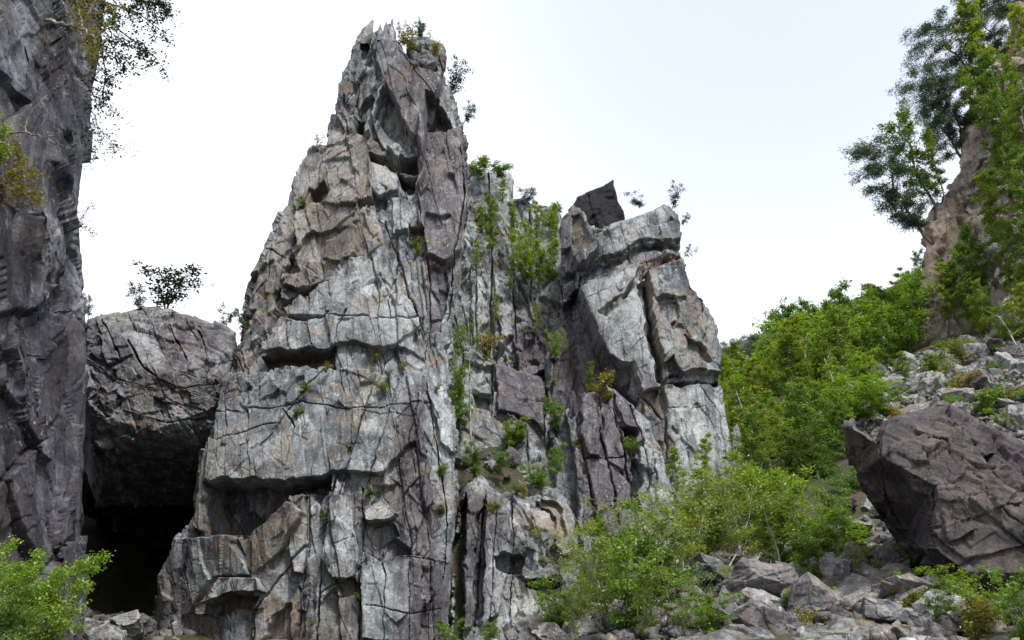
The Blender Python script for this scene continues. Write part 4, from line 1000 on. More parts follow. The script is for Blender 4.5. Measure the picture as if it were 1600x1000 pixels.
def grow(seed, H, crown0=0.25, nprim=34, L=2.2, rise=0.7, droop=0.25, nleaf=5000, leaf=0.13, spread=0.16, stems=1, r=0.10, top=0.55, tuft=0, aspect=0.55, twigs=5, gap=0.25, wob=0.05, bare=0.0):
    rng = np.random.default_rng(seed)
    W = Wood(); anchors = []; dirs = []
    for s in range(stems):
        az = rng.uniform(0, 2 * np.pi)
        lean = (0.05 if stems == 1 else rng.uniform(0.15, 0.55))
        h = H * (1 if stems == 1 else rng.uniform(0.65, 1.0))
        t = np.linspace(0, 1, 9)
        tr = np.stack([np.cos(az) * lean * h * t ** 1.3, np.sin(az) * lean * h * t ** 1.3, h * t], -1)
        tr[1:-1, :2] += rng.normal(size=(7, 2)) * wob * h * 0.35
        W.tube(tr, r * (1 if stems == 1 else 0.55), r * 0.12, 6)
        npr = max(3, int(nprim / stems))
        for i in range(npr):
            f = crown0 + (1 - crown0) * ((i + rng.uniform(0, 1)) / npr)
            p = np.array([np.interp(f, t, tr[:, k]) for k in range(3)])
            a2 = i * 2.4 + rng.uniform(-0.5, 0.5)
            q = (f - crown0) / (1 - crown0)
            ln = L * (0.35 + 0.65 * math.sin(math.pi * min(1, 0.18 + 0.82 * (1 - q)) ** 0.8)) * (1 - q * (1 - top)) * rng.uniform(0.55, 1.15)
            if rng.uniform() < gap: ln *= 0.45
            d = np.array([math.cos(a2), math.sin(a2), rise * (0.5 + 0.9 * q) + rng.uniform(-0.2, 0.2)]); d /= np.linalg.norm(d)
            tt = np.linspace(0, 1, 6)[:, None]
            br = p + d * ln * tt + np.array([0, 0, -1.0]) * droop * ln * tt ** 2 + np.cumsum(rng.normal(size=(6, 3)) * 0.035 * ln, 0) * tt
            W.tube(br, max(0.012, r * 0.30 * (1 - 0.5 * q)), 0.005, 4)
            for j in range(twigs):
                g = rng.uniform(0.25, 1.0)
                k = g * 5; k0 = min(4, int(k))
                o = br[k0] + (br[k0 + 1] - br[k0]) * (k - k0)
                e = d + rng.normal(size=3) * 0.75; e[2] -= droop * 0.6; e /= np.linalg.norm(e)
                l2 = ln * rng.uniform(0.18, 0.42)
                end = o + e * l2
                W.tube([o, o + e * l2 * 0.5 + rng.normal(size=3) * 0.04 * l2, end], 0.008, 0.003, 3)
                if rng.uniform() < bare: continue
                if tuft:
                    for z in (0.55, 0.8, 1.0):
                        anchors.append(o + e * l2 * z); dirs.append(e)
                else:
                    for z in (0.25, 0.5, 0.75, 1.0):
                        anchors.append(o + e * l2 * z); dirs.append(e)
    A = np.array(anchors); D = np.array(dirs)
    per = max(1, nleaf // len(A))
    idx = np.repeat(np.arange(len(A)), per)
    cen = A[idx] + rng.normal(size=(len(idx), 3)) * spread * np.array([1, 1, 0.8])
    if tuft:
        dr = D[idx] * 0.5 + rng.normal(size=(len(idx), 3)) * 0.8
        LV, LF = leaf_quads(cen, leaf, rng, aspect, 0.2, dr)
    else:
        LV, LF = leaf_quads(cen, leaf, rng, aspect)
    return W.get(), (LV, LF)


PROTO = {}


def proto(key, name, wood_mat, leaf_mat, crown_name="crown", **kw):
    (WV, WF), (LV, LF) = grow(**kw)
    PROTO[key] = (name, WV, WF, LV, LF, wood_mat, leaf_mat, kw["H"], crown_name)


for i in range(3):
    proto("birch%d" % i, "birch_tree", B_BIRCH, L_BIRCH, seed=10 + i, H=9.0, crown0=0.30, nprim=32, L=2.3, rise=0.85, droop=0.3, nleaf=6000, leaf=0.17, spread=0.13, r=0.10)
    proto("green%d" % i, "broadleaf_tree", B_BROWN, L_GREEN, seed=20 + i, H=8.0, crown0=0.22, nprim=30, L=2.7, rise=0.7, droop=0.15, nleaf=6400, leaf=0.18, spread=0.15, r=0.11)
    proto("sapling%d" % i, "birch_sapling", B_BIRCH, L_BIRCH, seed=30 + i, H=4.5, crown0=0.12, nprim=36, L=1.7, rise=0.75, droop=0.2, nleaf=3600, leaf=0.088, spread=0.14, stems=4, r=0.06, gap=0.35)
    proto("shrub%d" % i, "leafy_shrub", B_BROWN, L_GREEN, seed=40 + i, H=2.6, crown0=0.08, nprim=30, L=1.2, rise=0.6, droop=0.15, nleaf=4200, leaf=0.10, spread=0.11, stems=5, r=0.045)
    proto("bright%d" % i, "leafy_shrub", B_BROWN, L_BRIGHT, seed=50 + i, H=3.0, crown0=0.10, nprim=34, L=1.5, rise=0.5, droop=0.2, nleaf=4200, leaf=0.12, spread=0.12, stems=4, r=0.05, gap=0.3)
    proto("dusky%d" % i, "small_tree", B_BROWN, L_DARK, seed=60 + i, H=3.2, crown0=0.22, nprim=24, L=1.3, rise=0.7, droop=0.1, nleaf=1700, leaf=0.13, spread=0.14, stems=3, r=0.05, gap=0.4)
    proto("pine%d" % i, "pine_tree", B_PINE, L_PINE, seed=70 + i, H=9.0, crown0=0.22, nprim=34, L=2.9, rise=0.4, droop=-0.1, nleaf=17000, leaf=0.24, spread=0.20, r=0.13, tuft=1, aspect=0.18, gap=0.2, top=0.75, twigs=8)
    proto("bushlet%d" % i, "bush", B_BROWN, L_GREEN, "foliage", seed=80 + i, H=1.0, crown0=0.1, nprim=20, L=0.6, rise=0.8, droop=0.1, nleaf=1300, leaf=0.085, spread=0.08, stems=5, r=0.02)
    proto("ochre%d" % i, "bush", B_BROWN, L_OCHRE, "foliage", seed=90 + i, H=1.0, crown0=0.1, nprim=20, L=0.6, rise=0.8, droop=0.1, nleaf=1100, leaf=0.085, spread=0.09, stems=5, r=0.02)
proto("maple0", "leafy_shrub", B_BROWN, L_BRIGHT, seed=5, H=3.2, crown0=0.08, nprim=70, L=1.7, rise=0.35, droop=0.18, nleaf=16000, leaf=0.085, spread=0.09, stems=6, r=0.05, aspect=0.6, twigs=7, gap=0.2)

BUILT = {}
ITEMS = []          # everything planted or laid: (object, kind words, zone, photo x, photo y)


def plant(key, P, height, rz=None, tilt=(0.0, 0.0), wide=1.0):
    name, WV, WF, LV, LF, wm, lm, H, crown = PROTO[key]
    s = height / H
    rz = rng_p.uniform(0, 2 * math.pi) if rz is None else rz
    if key not in BUILT:
        root = empty(name)
        mesh_obj("trunk" if "tree" in name else "stems", WV, WF, wm, root, smooth_shade=True)
        mesh_obj(crown, LV, LF, lm, root)
        BUILT[key] = root
        root.location = P; root.rotation_euler = (tilt[0], tilt[1], rz); root.scale = (s * wide, s * wide, s)
        return root
    return dup(BUILT[key], P, rz, (s * wide, s * wide, s), tilt)


rng_p = random.Random(7)


def hm(hpx, Y, py=600):
    """metres for a height of hpx photo pixels at distance Y"""
    b = (500.0 - py) / FPX
    return hpx / FPX * Y / (CP - b * SP) / (CP - b * SP) * 0.98


def on_ground(px, py, Y):
    p = at(px, py, Y)
    z = float(ground(p[0], p[1]))
    if abs(z - p[2]) < 2.5:
        p[2] = z
    return p


# --- hand placed plants: (prototype, base x, base y, distance, height in photo px, label, category, group, width, lean)
HAND = [
    ("maple0", 40, 1040, 12.0, 215, "bright green leafy shrub in the bottom left corner under the cliff", "shrub", None, 0.85, 0),
    ("maple0", -40, 1060, 11.0, 200, "bright green shrub cut off by the left edge at the bottom", "shrub", None, 0.85, 0),
    ("dusky0", 258, 492, 48.8, 98, "taller dark leaved tree on top of the wedged boulder", "tree", None, 1.5, 0),
    ("dusky1", 218, 492, 48.8, 54, "shorter dark leaved tree on top of the wedged boulder", "tree", None, 1.0, 0),
    ("dusky2", 350, 515, 50, 42, "thin bare shrub between wedged boulder and tall pinnacle", "shrub", None, 1.1, 0),
    ("bushlet0", 384, 528, 47, 34, "small green bush in the notch left of the tall pinnacle", "bush", None, 1.0, 0),
    ("dusky1", 138, 500, 50, 45, "sparse dark shrub at the left end of the wedged boulder", "shrub", None, 0.8, 0),
    ("pine0", 655, 62, 50.5, 24, "tiny dark pine on the tall pinnacle's summit block", "tree", None, 1.5, 0),
    ("ochre0", 640, 76, 49.5, 26, "yellow bush left of the tall pinnacle's summit block", "bush", None, 1.3, 0),
    ("ochre1", 680, 90, 49, 26, "yellow bush on the face of the tall pinnacle's summit block", "bush", None, 1.0, 0),
    ("dusky2", 626, 66, 50.5, 28, "faint thin twig shrub on the tall pinnacle's jagged tip", "shrub", None, 0.7, 0),
    ("dusky0", 700, 150, 50.5, 54, "dark leaved tree growing from the right flank of the tall pinnacle", "tree", None, 1.1, 0.5),
    ("dusky1", 724, 194, 50, 36, "lower thin shrub jutting from the right flank of the tall pinnacle", "shrub", None, 1.1, 0.7),
    ("dusky2", 498, 232, 48.5, 18, "little dark shrub on the left shoulder of the tall pinnacle", "shrub", None, 1.1, 0),
    ("bushlet1", 472, 326, 47.4, 16, "little green bush on the left shoulder ledge of the tall pinnacle", "bush", None, 1.2, 0),
    ("ochre2", 652, 398, 45.2, 26, "yellowish bush in the middle face of the tall pinnacle", "bush", None, 0.9, 0),
    ("bushlet2", 745, 272, 69, 26, "green bush on the top left of the gully cliff", "bush", None, 1.6, 0),
    ("bushlet0", 782, 276, 69, 22, "green bush on the top right of the gully cliff", "bush", None, 1.6, 0),
    ("dusky0", 826, 320, 69, 34, "grey green shrub on the rim of the gully cliff", "shrub", None, 1.3, 0),
    ("dusky1", 876, 336, 68, 22, "dark shrub on the gully cliff rim touching the right pinnacle", "shrub", None, 1.1, 0),
    ("green0", 765, 410, 64.5, 100, "green tree clinging to the left of the gully cliff", "tree", None, 0.85, 0),
    ("birch1", 752, 382, 65, 60, "small green birch hugging the tall pinnacle's right edge in the gully", "tree", None, 1.0, 0),
    ("bright0", 820, 440, 63, 88, "bright yellow green tree in the middle of the gully cliff", "tree", None, 0.8, 0),
    ("bright1", 856, 440, 63.5, 84, "bright green tree on the gully cliff beside the right pinnacle", "tree", None, 0.65, 0),
    ("birch1", 838, 392, 65, 72, "light green tree high on the gully cliff", "tree", None, 0.9, 0),
    ("birch2", 800, 470, 63, 70, "thin birch low on the pale gully cliff", "tree", None, 0.7, 0),
    ("bright1", 715, 625, 53.5, 75, "bright green bush between the tall pinnacle and the purple slab", "shrub", None, 0.6, 0),
    ("bright0", 722, 668, 52, 60, "bright green shrub left of the purple slab's foot", "shrub", None, 0.8, 0),
    ("ochre0", 760, 556, 58, 34, "yellowing bush on top of the purple slab", "bush", None, 1.4, 0),
    ("shrub0", 742, 745, 50, 56, "dark green shrub at the foot of the gully, left side", "shrub", None, 0.9, 0),
    ("shrub1", 778, 742, 50.3, 44, "rounded green shrub at the foot of the gully, middle", "shrub", None, 1.1, 0),
    ("bushlet1", 806, 700, 53.3, 36, "small bush on the ledge under the purple slab", "bush", None, 1.3, 0),
    ("bright2", 870, 745, 49.6, 55, "green shrub in the cleft left of the leaning purple columns", "shrub", None, 0.7, 0),
    ("bushlet2", 868, 668, 53, 44, "small green bush at the top of the cleft beside the columns", "bush", None, 1.0, 0),
    ("ochre1", 818, 790, 47.6, 40, "thin yellow bush on the rock buttress at the gully foot", "bush", None, 0.5, 0),
    ("birch0", 922, 632, 51.6, 66, "sparse yellow green sapling above the leaning purple columns", "tree", None, 1.0, 0),
    ("ochre2", 946, 626, 51.5, 44, "yellow green bush on the dark flank of the right pinnacle", "bush", None, 1.1, 0),
    ("bushlet0", 986, 712, 50, 30, "dark green bush in the hole beside the leaning purple columns", "bush", None, 1.1, 0),
    ("dusky2", 1000, 326, 58, 24, "low dark shrub on the flat top of the right pinnacle", "shrub", None, 1.8, 0),
    ("dusky0", 1050, 328, 57.5, 42, "dark windblown tree on the top right corner of right pinnacle", "tree", None, 0.9, 0.35),
    ("dusky1", 1062, 352, 57.8, 24, "dark shrub jutting just below the right pinnacle's top corner", "shrub", None, 1.0, 1.0),
    ("dusky2", 1068, 402, 57.6, 20, "lowest dark shrub on the right edge of the right pinnacle", "shrub", None, 1.2, 0.9),
    ("bright1", 700, 1010, 40.3, 46, "green bush at the right foot of the tall pinnacle", "shrub", None, 1.2, 0),
    ("shrub2", 760, 1012, 39.5, 42, "yellow green bush at the bottom edge under the rock buttress", "shrub", None, 1.5, 0),
    ("shrub0", 1560, 1005, 24.5, 100, "dark green shrub under the giant boulder at bottom right", "shrub", None, 1.3, 0),
    ("ochre0", 1530, 1000, 24, 70, "shrub with yellow leaves at the bottom right corner", "bush", None, 1.2, 0),
    ("bright0", 1610, 1010, 23, 130, "green shrub cut off by the right edge below the giant boulder", "shrub", None, 1.0, 0),
    ("pine0", 1462, 385, 84.5, 175, "broad pine leaning out from the tan cliff's lower left rim", "pine", None, 1.25, -0.35),
    ("green1", 1462, 345, 85, 165, "light green deciduous tree behind the leaning rim pine", "tree", None, 1.0, -0.2),
    ("birch0", 1480, 320, 85, 110, "yellow green birch between the rim pines", "tree", None, 1.0, -0.15),
    ("pine1", 1518, 275, 86, 165, "slender red stemmed pine on the tan cliff's rim, below the topmost pines", "pine", None, 0.95, -0.28),
    ("pine2", 1552, 165, 87, 140, "dark flat topped pine leaning left over the sky", "pine", None, 1.3, -0.5),
    ("pine1", 1515, 225, 85.5, 110, "short pine beside the slender red stemmed pine", "pine", None, 1.1, -0.25),
    ("pine0", 1610, 40, 88, 130, "topmost pine cut by the top edge above the tan cliff", "pine", None, 1.2, -0.6),
    ("pine2", 1585, 110, 87.5, 100, "small pine just under the topmost pine on the cliff rim", "pine", None, 1.2, -0.4),
    ("green0", 742, 760, 50, 50, "leafy green shrub against the tall pinnacle at the gully foot", "shrub", None, 1.2, 0),
    ("bright2", 800, 700, 53, 50, "bright green shrub under the purple slab's lower edge", "shrub", None, 1.0, 0),
    ("bright0", 840, 770, 48.5, 44, "bright green shrub on top of the rock buttress", "shrub", None, 1.1, 0),
    ("birch2", 775, 520, 62, 60, "yellow green birch above the purple slab", "tree", None, 0.8, 0),
    ("birch1", 838, 540, 61, 66, "yellow green birch left of the right pinnacle's dark flank", "tree", None, 0.7, 0),
    ("bright1", 868, 560, 56.5, 50, "bright green bush on the dark flank of the right pinnacle", "shrub", None, 0.7, 0),
    ("bright0", 716, 560, 55, 60, "bright green bush high against the tall pinnacle's right edge", "shrub", None, 0.6, 0),
    ("birch0", 785, 330, 67.5, 50, "small yellow green birch on the upper gully cliff", "tree", None, 1.0, 0),
    ("bright1", 858, 360, 66.5, 50, "bright green bush high beside the right pinnacle", "shrub", None, 0.9, 0),
    ("birch1", 1110, 800, 48.5, 120, "yellow green birch at the foot of the right pinnacle", "tree", None, 1.1, 0),
    ("birch2", 1060, 800, 48, 100, "thin birch before the column buttress", "tree", None, 1.1, 0),
    ("birch0", 1180, 800, 51, 120, "birch with a crooked stem right of the right pinnacle", "tree", None, 1.1, 0),
    ("bushlet0", 1360, 612, 66, 34, "green bush among the pale slabs at the scree's left end", "bush", None, 1.6, 0),
    ("bushlet1", 1452, 588, 66, 30, "green bush in a gap high in the scree", "bush", None, 1.6, 0),
    ("bushlet2", 1545, 600, 62, 30, "green bush in a gap right of the scree's centre", "bush", None, 1.8, 0),
    ("bright0", 1590, 690, 50, 60, "bright green shrub right of the giant boulder's sloping top", "shrub", None, 1.2, 0),
    ("bright1", 1380, 650, 57, 56, "bright green shrub behind the giant boulder's pointed tip", "shrub", None, 1.4, 0),
    ("bright2", 1350, 600, 62, 50, "bright green shrub at the scree's lower left corner", "shrub", None, 1.4, 0),
    ("ochre0", 1500, 560, 67, 26, "yellowish bush on the scree's top edge", "bush", None, 1.6, 0),
    ("birch2", 745, 440, 64, 66, "thin birch in the left corner of the gully cliff", "tree", None, 0.9, 0),
    ("birch1", 800, 400, 65, 80, "pale yellow green birch in the centre of the upper gully", "tree", None, 0.9, 0),
    ("birch0", 868, 410, 64, 80, "pale yellow green birch touching the right pinnacle's left edge", "tree", None, 0.8, 0),
    ("birch2", 845, 460, 63, 60, "pale birch under the bright trees of the gully cliff", "tree", None, 0.9, 0),
    ("shrub0", 1285, 765, 52, 75, "dark green rounded shrub left of the giant boulder's tip", "shrub", None, 1.4, 0),
    ("green1", 1320, 730, 55, 95, "green tree just left of the giant boulder's pointed tip", "tree", None, 1.2, 0),
    ("shrub1", 1325, 790, 49, 60, "low dark shrub behind the flat pale slab", "shrub", None, 1.5, 0),
    ("green2", 1235, 760, 54, 90, "dark green tree behind the saplings at the forest's lower edge", "tree", None, 1.2, 0),
    ("bright1", 1300, 690, 58, 80, "bright green tree above the giant boulder's tip at the forest's edge", "tree", None, 1.2, 0),
    ("birch1", 1560, 140, 83, 150, "tall yellow green birch below the topmost pine on the tan cliff", "tree", None, 1.2, -0.15),
    ("green0", 1585, 240, 80, 150, "broad green tree on the upper face of the tan cliff", "tree", None, 1.2, -0.1),
    ("birch2", 1545, 215, 84, 110, "slim birch on the tan cliff's rim behind the red stemmed pine", "tree", None, 1.1, -0.15),
    ("birch0", 1575, 420, 77, 150, "golden green birch on the middle of the tan cliff", "tree", None, 1.3, -0.1),
    ("green2", 1540, 470, 78, 110, "deep green tree at the foot of the tan cliff above the scree", "tree", None, 1.3, 0),
    ("birch1", 1490, 500, 79, 90, "yellow green birch at the tan cliff's foot, left of the deep green tree", "tree", None, 1.4, 0),
    ("green0", 1440, 520, 80, 90, "leafy green tree at the top of the wood by the tan cliff's lower corner", "tree", None, 1.3, 0),
    ("green1", 1385, 590, 70, 80, "green tree overlapping the scree's upper left rim", "tree", None, 1.3, 0),
    ("bright0", 1340, 660, 59, 90, "bright green tree at the scree's lower left, behind the giant boulder", "tree", None, 1.4, 0),
    ("birch2", 1420, 610, 63, 60, "small birch growing between scree blocks behind the giant boulder's top", "tree", None, 1.3, 0),
    ("bright1", 1490, 630, 60, 46, "bright green shrub between scree blocks above the giant boulder's right half", "shrub", None, 1.6, 0),
    ("bright2", 1575, 665, 54, 60, "light green shrub by the right edge, low in the scree", "shrub", None, 1.5, 0),
    ("birch0", 1205, 900, 39, 90, "yellow green sapling over the flat topped talus boulder", "sapling", None, 1.4, 0),
    ("bright0", 1275, 880, 41, 85, "bright green shrub at the top of the bottom talus", "shrub", None, 1.6, 0),
    ("bright1", 1330, 870, 42, 70, "bright green shrub left of the shade under the giant boulder", "shrub", None, 1.6, 0),
    ("shrub2", 1345, 905, 37, 50, "small green shrub in the talus under the giant boulder's corner", "shrub", None, 1.5, 0),
    ("ochre1", 1440, 965, 29, 46, "yellow leaved bush in the bottom talus right of centre", "bush", None, 1.5, 0),
    ("bright2", 1110, 1000, 30, 80, "bright green shrub at the bottom edge left of the talus", "shrub", None, 1.3, 0),
    ("bright0", 1500, 940, 28.5, 60, "bright green shrub at the giant boulder's lower edge", "shrub", None, 1.5, 0),
    ("green2", 1448, 470, 86, 75, "green tree at the tan cliff's lower left foot", "tree", None, 0.8, 0),
]
for key, px, py, Y, hpx, lab, cat, grp, wide, lean in HAND:
    P = at(px, py, Y)
    o = plant(key, P, hm(hpx, Y, py), None if not lean else 0.0, (0.0, lean), wide)
    tag(o, lab, cat, grp)

# --- trees climbing over the face of the tan cliff at the right edge
k = 0
face = [(1600, 175, 75), (1622, 260, 72), (1600, 300, 76), (1612, 370, 71), (1580, 440, 75), (1600, 490, 70), (1626, 120, 74), (1640, 330, 70), (1640, 440, 68), (1548, 520, 73), (1590, 235, 76), (1598, 440, 73), (1612, 520, 66), (1640, 210, 71), (1525, 500, 78)]
for px, py, Y in face:
    key = ("green%d" if k % 3 else "birch%d") % (k % 3)
    o = plant(key, at(px, py + 30, Y), hm(rng_p.uniform(105, 150), Y, py), None, (0.0, rng_p.uniform(-0.25, 0.0)), rng_p.uniform(0.85, 1.05))
    ITEMS.append((o, ("green" if k % 3 else "yellow green"), "tree", "on the face of the tan cliff", px, py)); k += 1

# --- the wooded slope between the right pinnacle and the tan cliff
SKY_LINE = np.array([(1100, 560), (1128, 545), (1160, 530), (1205, 524), (1216, 486), (1250, 470), (1290, 462), (1350, 462), (1365, 440), (1400, 440), (1440, 418), (1480, 430), (1530, 440), (1600, 440), (1700, 430)], float)
rng_f = np.random.default_rng(12)
cand = []
for t in range(6000):
    px = rng_f.uniform(1118, 1660); Y = rng_f.uniform(50, 122)
    p = at(px, 600, Y); z = float(ground(p[0], p[1])); bx, by = proj(np.array([p[0], p[1], z]))
    if not (470 < by < 800) or bx < 1112: continue
    if bx > 1318 and Y < 80 and by > 545 - 0.05 * (bx - 1320): continue     # the scree stays open
    if bx > 1430 and Y > 80: continue
    if Y < 60 and not (1150 < bx < 1330): continue
    if bx < 1165 and Y < 64: continue
    if any((p[0] - q[0]) ** 2 + (p[1] - q[1]) ** 2 < (3.0 if Y > 72 else 2.0) ** 2 for q in cand): continue
    cand.append((p[0], p[1], z, bx, by, Y))
    if len(cand) >= 150: break
for i, (x, y, z, bx, by, Y) in enumerate(cand):
    r = rng_f.uniform()
    far = Y > 92
    if far and bx < 1260 and r < 0.22: key, word, noun = "pine%d" % (i % 3), "dark", "pine"
    elif r < (0.75 if bx < 1215 else 0.5): key, word, noun = "birch%d" % (i % 3), "yellow green", "birch"
    elif r < 0.80: key, word, noun = "bright%d" % (i % 3), "bright green", "tree"
    else: key, word, noun = "green%d" % (i % 3), "mid green", "tree"
    slack = rng_f.uniform(-10, 42)
    h = rng_f.uniform(6.0, 12.0) if Y > 70 else rng_f.uniform(3.2, 5.5)
    for _ in range(8):
        tx, ty = proj(np.array([x, y, z + h]))
        if ty < np.interp(tx, SKY_LINE[:, 0], SKY_LINE[:, 1]) + slack: h *= 0.88
        else: break
    o = plant(key, (x, y, z - 0.1), h, None, (rng_f.normal() * 0.06, rng_f.normal() * 0.06), rng_f.uniform(0.95, 1.4))
    zone = ("behind the right pinnacle's edge" if bx < 1190 else "in the middle of the wooded slope" if bx < 1300 else "right of the slope under the tan cliff") if far else \
           ("low beside the right pinnacle" if bx < 1190 else "low on the wooded slope" if bx < 1320 else "just above the open scree")
    ITEMS.append((o, word, noun, zone, bx, by))

# --- saplings and shrubs in front of the pinnacles
rng_s = np.random.default_rng(5)
front = [(905, 975, 39, 150), (950, 985, 37, 165), (985, 1000, 34, 150), (1010, 940, 41, 170), (1045, 985, 36, 160), (1075, 930, 40, 175), (900, 1010, 36, 110), (940, 930, 42, 110), (1030, 890, 45, 150), (1085, 880, 44, 150),
         (1130, 860, 46, 140), (1165, 880, 43, 170), (1200, 850, 46, 140), (1110, 830, 48, 110), (1225, 900, 40, 120), (1265, 870, 43, 110), (1300, 880, 41, 95), (1240, 840, 47, 95), (1175, 820, 49, 100), (1320, 850, 45, 80),
         (970, 890, 45, 90), (1060, 1010, 32, 120), (870, 985, 40, 80), (1005, 1010, 33, 90), (1285, 935, 35, 80), (1340, 925, 35, 60), (1150, 950, 34, 60), (1430, 950, 30, 60), (1400, 900, 36, 50), (1480, 980, 26, 70)]
for i, (px, py, Y, hpx) in enumerate(front):
    r = i % 5
    key = ("sapling%d" % (i % 3)) if r in (0, 1, 3) else ("bright%d" % (i % 3)) if r == 2 else ("shrub%d" % (i % 3))
    p = on_ground(px, py, Y)
    o = plant(key, p, hm(hpx, Y, py) * 1.08, None, (rng_s.normal() * 0.08, rng_s.normal() * 0.08), rng_s.uniform(0.95, 1.3))
    word = "yellow green" if r in (0, 1, 3) else "bright green" if r == 2 else "dark green"
    zone = "below the leaning purple columns" if px < 1000 else "in front of the right pinnacle's foot" if px < 1130 else "on the talus left of the giant boulder" if py < 900 else "among the talus rocks at the bottom"
    ITEMS.append((o, word, "sapling" if r in (0, 1, 3) else "shrub", zone, px, py))

# --- ledge tufts in cracks of the tall pinnacle and elsewhere
ledge = [(510, 578, 42.4), (475, 612, 42.2), (462, 652, 42.0), (606, 585, 42.6), (598, 610, 42.4), (548, 700, 41.6), (578, 774, 41.8), (560, 935, 41), (630, 575, 43), (488, 975, 40.7), (510, 810, 41.3), (688, 740, 43), (682, 608, 43.6), (690, 800, 42.8), (586, 560, 43.2),
         (400, 528, 46.2), (772, 800, 47), (808, 770, 48), (842, 760, 48.4), (930, 870, 48), (905, 700, 51.3), (865, 600, 55), (800, 560, 60), (760, 560, 60.5), (820, 520, 62.5), (785, 600, 59), (1040, 745, 51.5), (870, 900, 46)]
for i, (px, py, Y) in enumerate(ledge):
    o = plant(("bushlet%d" if i % 4 else "ochre%d") % (i % 3), at(px, py + 4, Y - 0.25), rng_s.uniform(0.28, 0.6) * (1 if px < 720 else 1.7), None, (0.0, 0.0), 1.3)
    zone = "in a crack of the tall pinnacle" if px < 720 else "on a rock ledge in the gully" if px < 860 else "among rocks at the right pinnacle's foot"
    ITEMS.append((o, "little green" if i % 4 else "little yellowish", "tuft", zone, px, py))


# --- limbs leaning out from the left cliff: paths through the air at their own distance
def sprig(name, paths, Y, r0, nleaf, leaf, spread, wm, lm, seed, leafy=0.3):
    rng = np.random.default_rng(seed)
    W = Wood(); A = []
    root = empty(name)
    for n, pth in enumerate(paths):
        p = at([q[0] for q in pth], [q[1] for q in pth], [Y + (q[2] if len(q) > 2 else 0) for q in pth])
        t = np.linspace(0, len(p) - 1, 4 * len(p)); q = np.stack([np.interp(t, np.arange(len(p)), p[:, k]) for k in range(3)], -1)
        q[1:-1] += rng.normal(size=(len(q) - 2, 3)) * 0.025
        W.tube(q, r0 * (1.0 if n == 0 else 0.55), r0 * 0.15, 6)
        for i in range(int(len(q) * leafy), len(q)):
            for s in range(3):
                e = rng.normal(size=3); e[2] -= 0.5; e[1] *= 1.0; e /= np.linalg.norm(e)
                l = spread * rng.uniform(0.5, 2.2)
                W.tube([q[i], q[i] + e * l * 0.5 + rng.normal(size=3) * 0.04, q[i] + e * l], 0.006, 0.003, 3)
                for z in np.linspace(0.3, 1, 5): A.append(q[i] + e * l * z)
    mesh_obj("limb", *W.get(), wm, root, smooth_shade=True)
    if nleaf:
        A = np.array(A); idx = rng.integers(0, len(A), nleaf)
        mesh_obj("foliage", *leaf_quads(A[idx] + rng.normal(size=(nleaf, 3)) * 0.07, leaf, rng, 0.65), lm, root)
    return root


o = sprig("birch_tree", [[(60, -40, 1), (110, -10), (165, 5), (215, 20), (255, 50)], [(110, -10), (150, -40), (220, -20), (262, 15)], [(165, 5), (190, 50), (225, 75), (245, 92)], [(130, 0), (170, 60), (190, 105)], [(150, 40), (165, 110), (160, 165)], [(210, 0), (240, 5), (265, 25)]],
          22.5, 0.06, 5600, 0.085, 0.42, B_BROWN, L_DARK, 3, 0.12)
tag(o, "dark leaved birch hanging over the sky from the left cliff top", "tree")
o = sprig("birch_tree", [[(72, 32, 1), (100, 38), (135, 48), (150, 62), (165, 40), (185, 10)], [(120, 42), (140, 20), (160, -20)], [(150, 60), (145, 80), (150, 95)], [(130, 45), (125, 20), (118, -10)]], 21.5, 0.07, 1500, 0.07, 0.26, B_BIRCH, L_OCHRE, 4, 0.3)
tag(o, "yellow leaved branch sticking out in front of the left cliff's upper edge", "tree")
o = sprig("birch_tree", [[(128, 120, 2), (148, 150), (165, 165), (185, 178)], [(130, 150, 2), (150, 190), (165, 215), (188, 232)], [(130, 170, 2), (140, 220), (150, 245)]], 23, 0.03, 750, 0.075, 0.32, B_BROWN, L_DARK, 6, 0.1)
tag(o, "lower sparse dark birch branch beside the left cliff's edge", "tree")
o = sprig("bare_branch", [[(-10, 205, 1), (40, 207), (75, 215), (112, 233)], [(40, 207), (45, 185), (70, 150), (98, 128)], [(55, 208), (70, 190), (74, 178)], [(75, 215), (95, 205)]], 18.0, 0.03, 0, 0.05, 0.10, B_BIRCH, L_DARK, 7, 0.5)
tag(o, "bare forked branch in front of the left cliff", "branch")
o = sprig("bush", [[(-20, 310, 1), (15, 280), (40, 265), (60, 275)], [(0, 300), (30, 250), (25, 225)], [(10, 295), (45, 300), (60, 310)], [(-10, 290), (5, 240), (0, 215)]], 18.0, 0.025, 1500, 0.07, 0.2, B_BROWN, L_OCHRE, 8, 0.15)
tag(o, "orange and green autumn bush on the left cliff at the edge", "bush")
o = sprig("bush", [[(-20, 240, 1), (5, 210), (8, 190)], [(-10, 230), (12, 235)]], 17.6, 0.02, 500, 0.07, 0.16, B_BROWN, L_BRIGHT, 9, 0.1)
tag(o, "bright green tuft above the orange bush on the left cliff", "bush")
o = sprig("bare_branch", [[(122, 345, 2), (132, 335), (146, 318)], [(122, 350, 2), (135, 355), (150, 366)]], 24, 0.012, 90, 0.06, 0.14, B_BROWN, L_DARK, 10, 0.2)
tag(o, "tiny twig on the left cliff's edge against white sky", "branch")
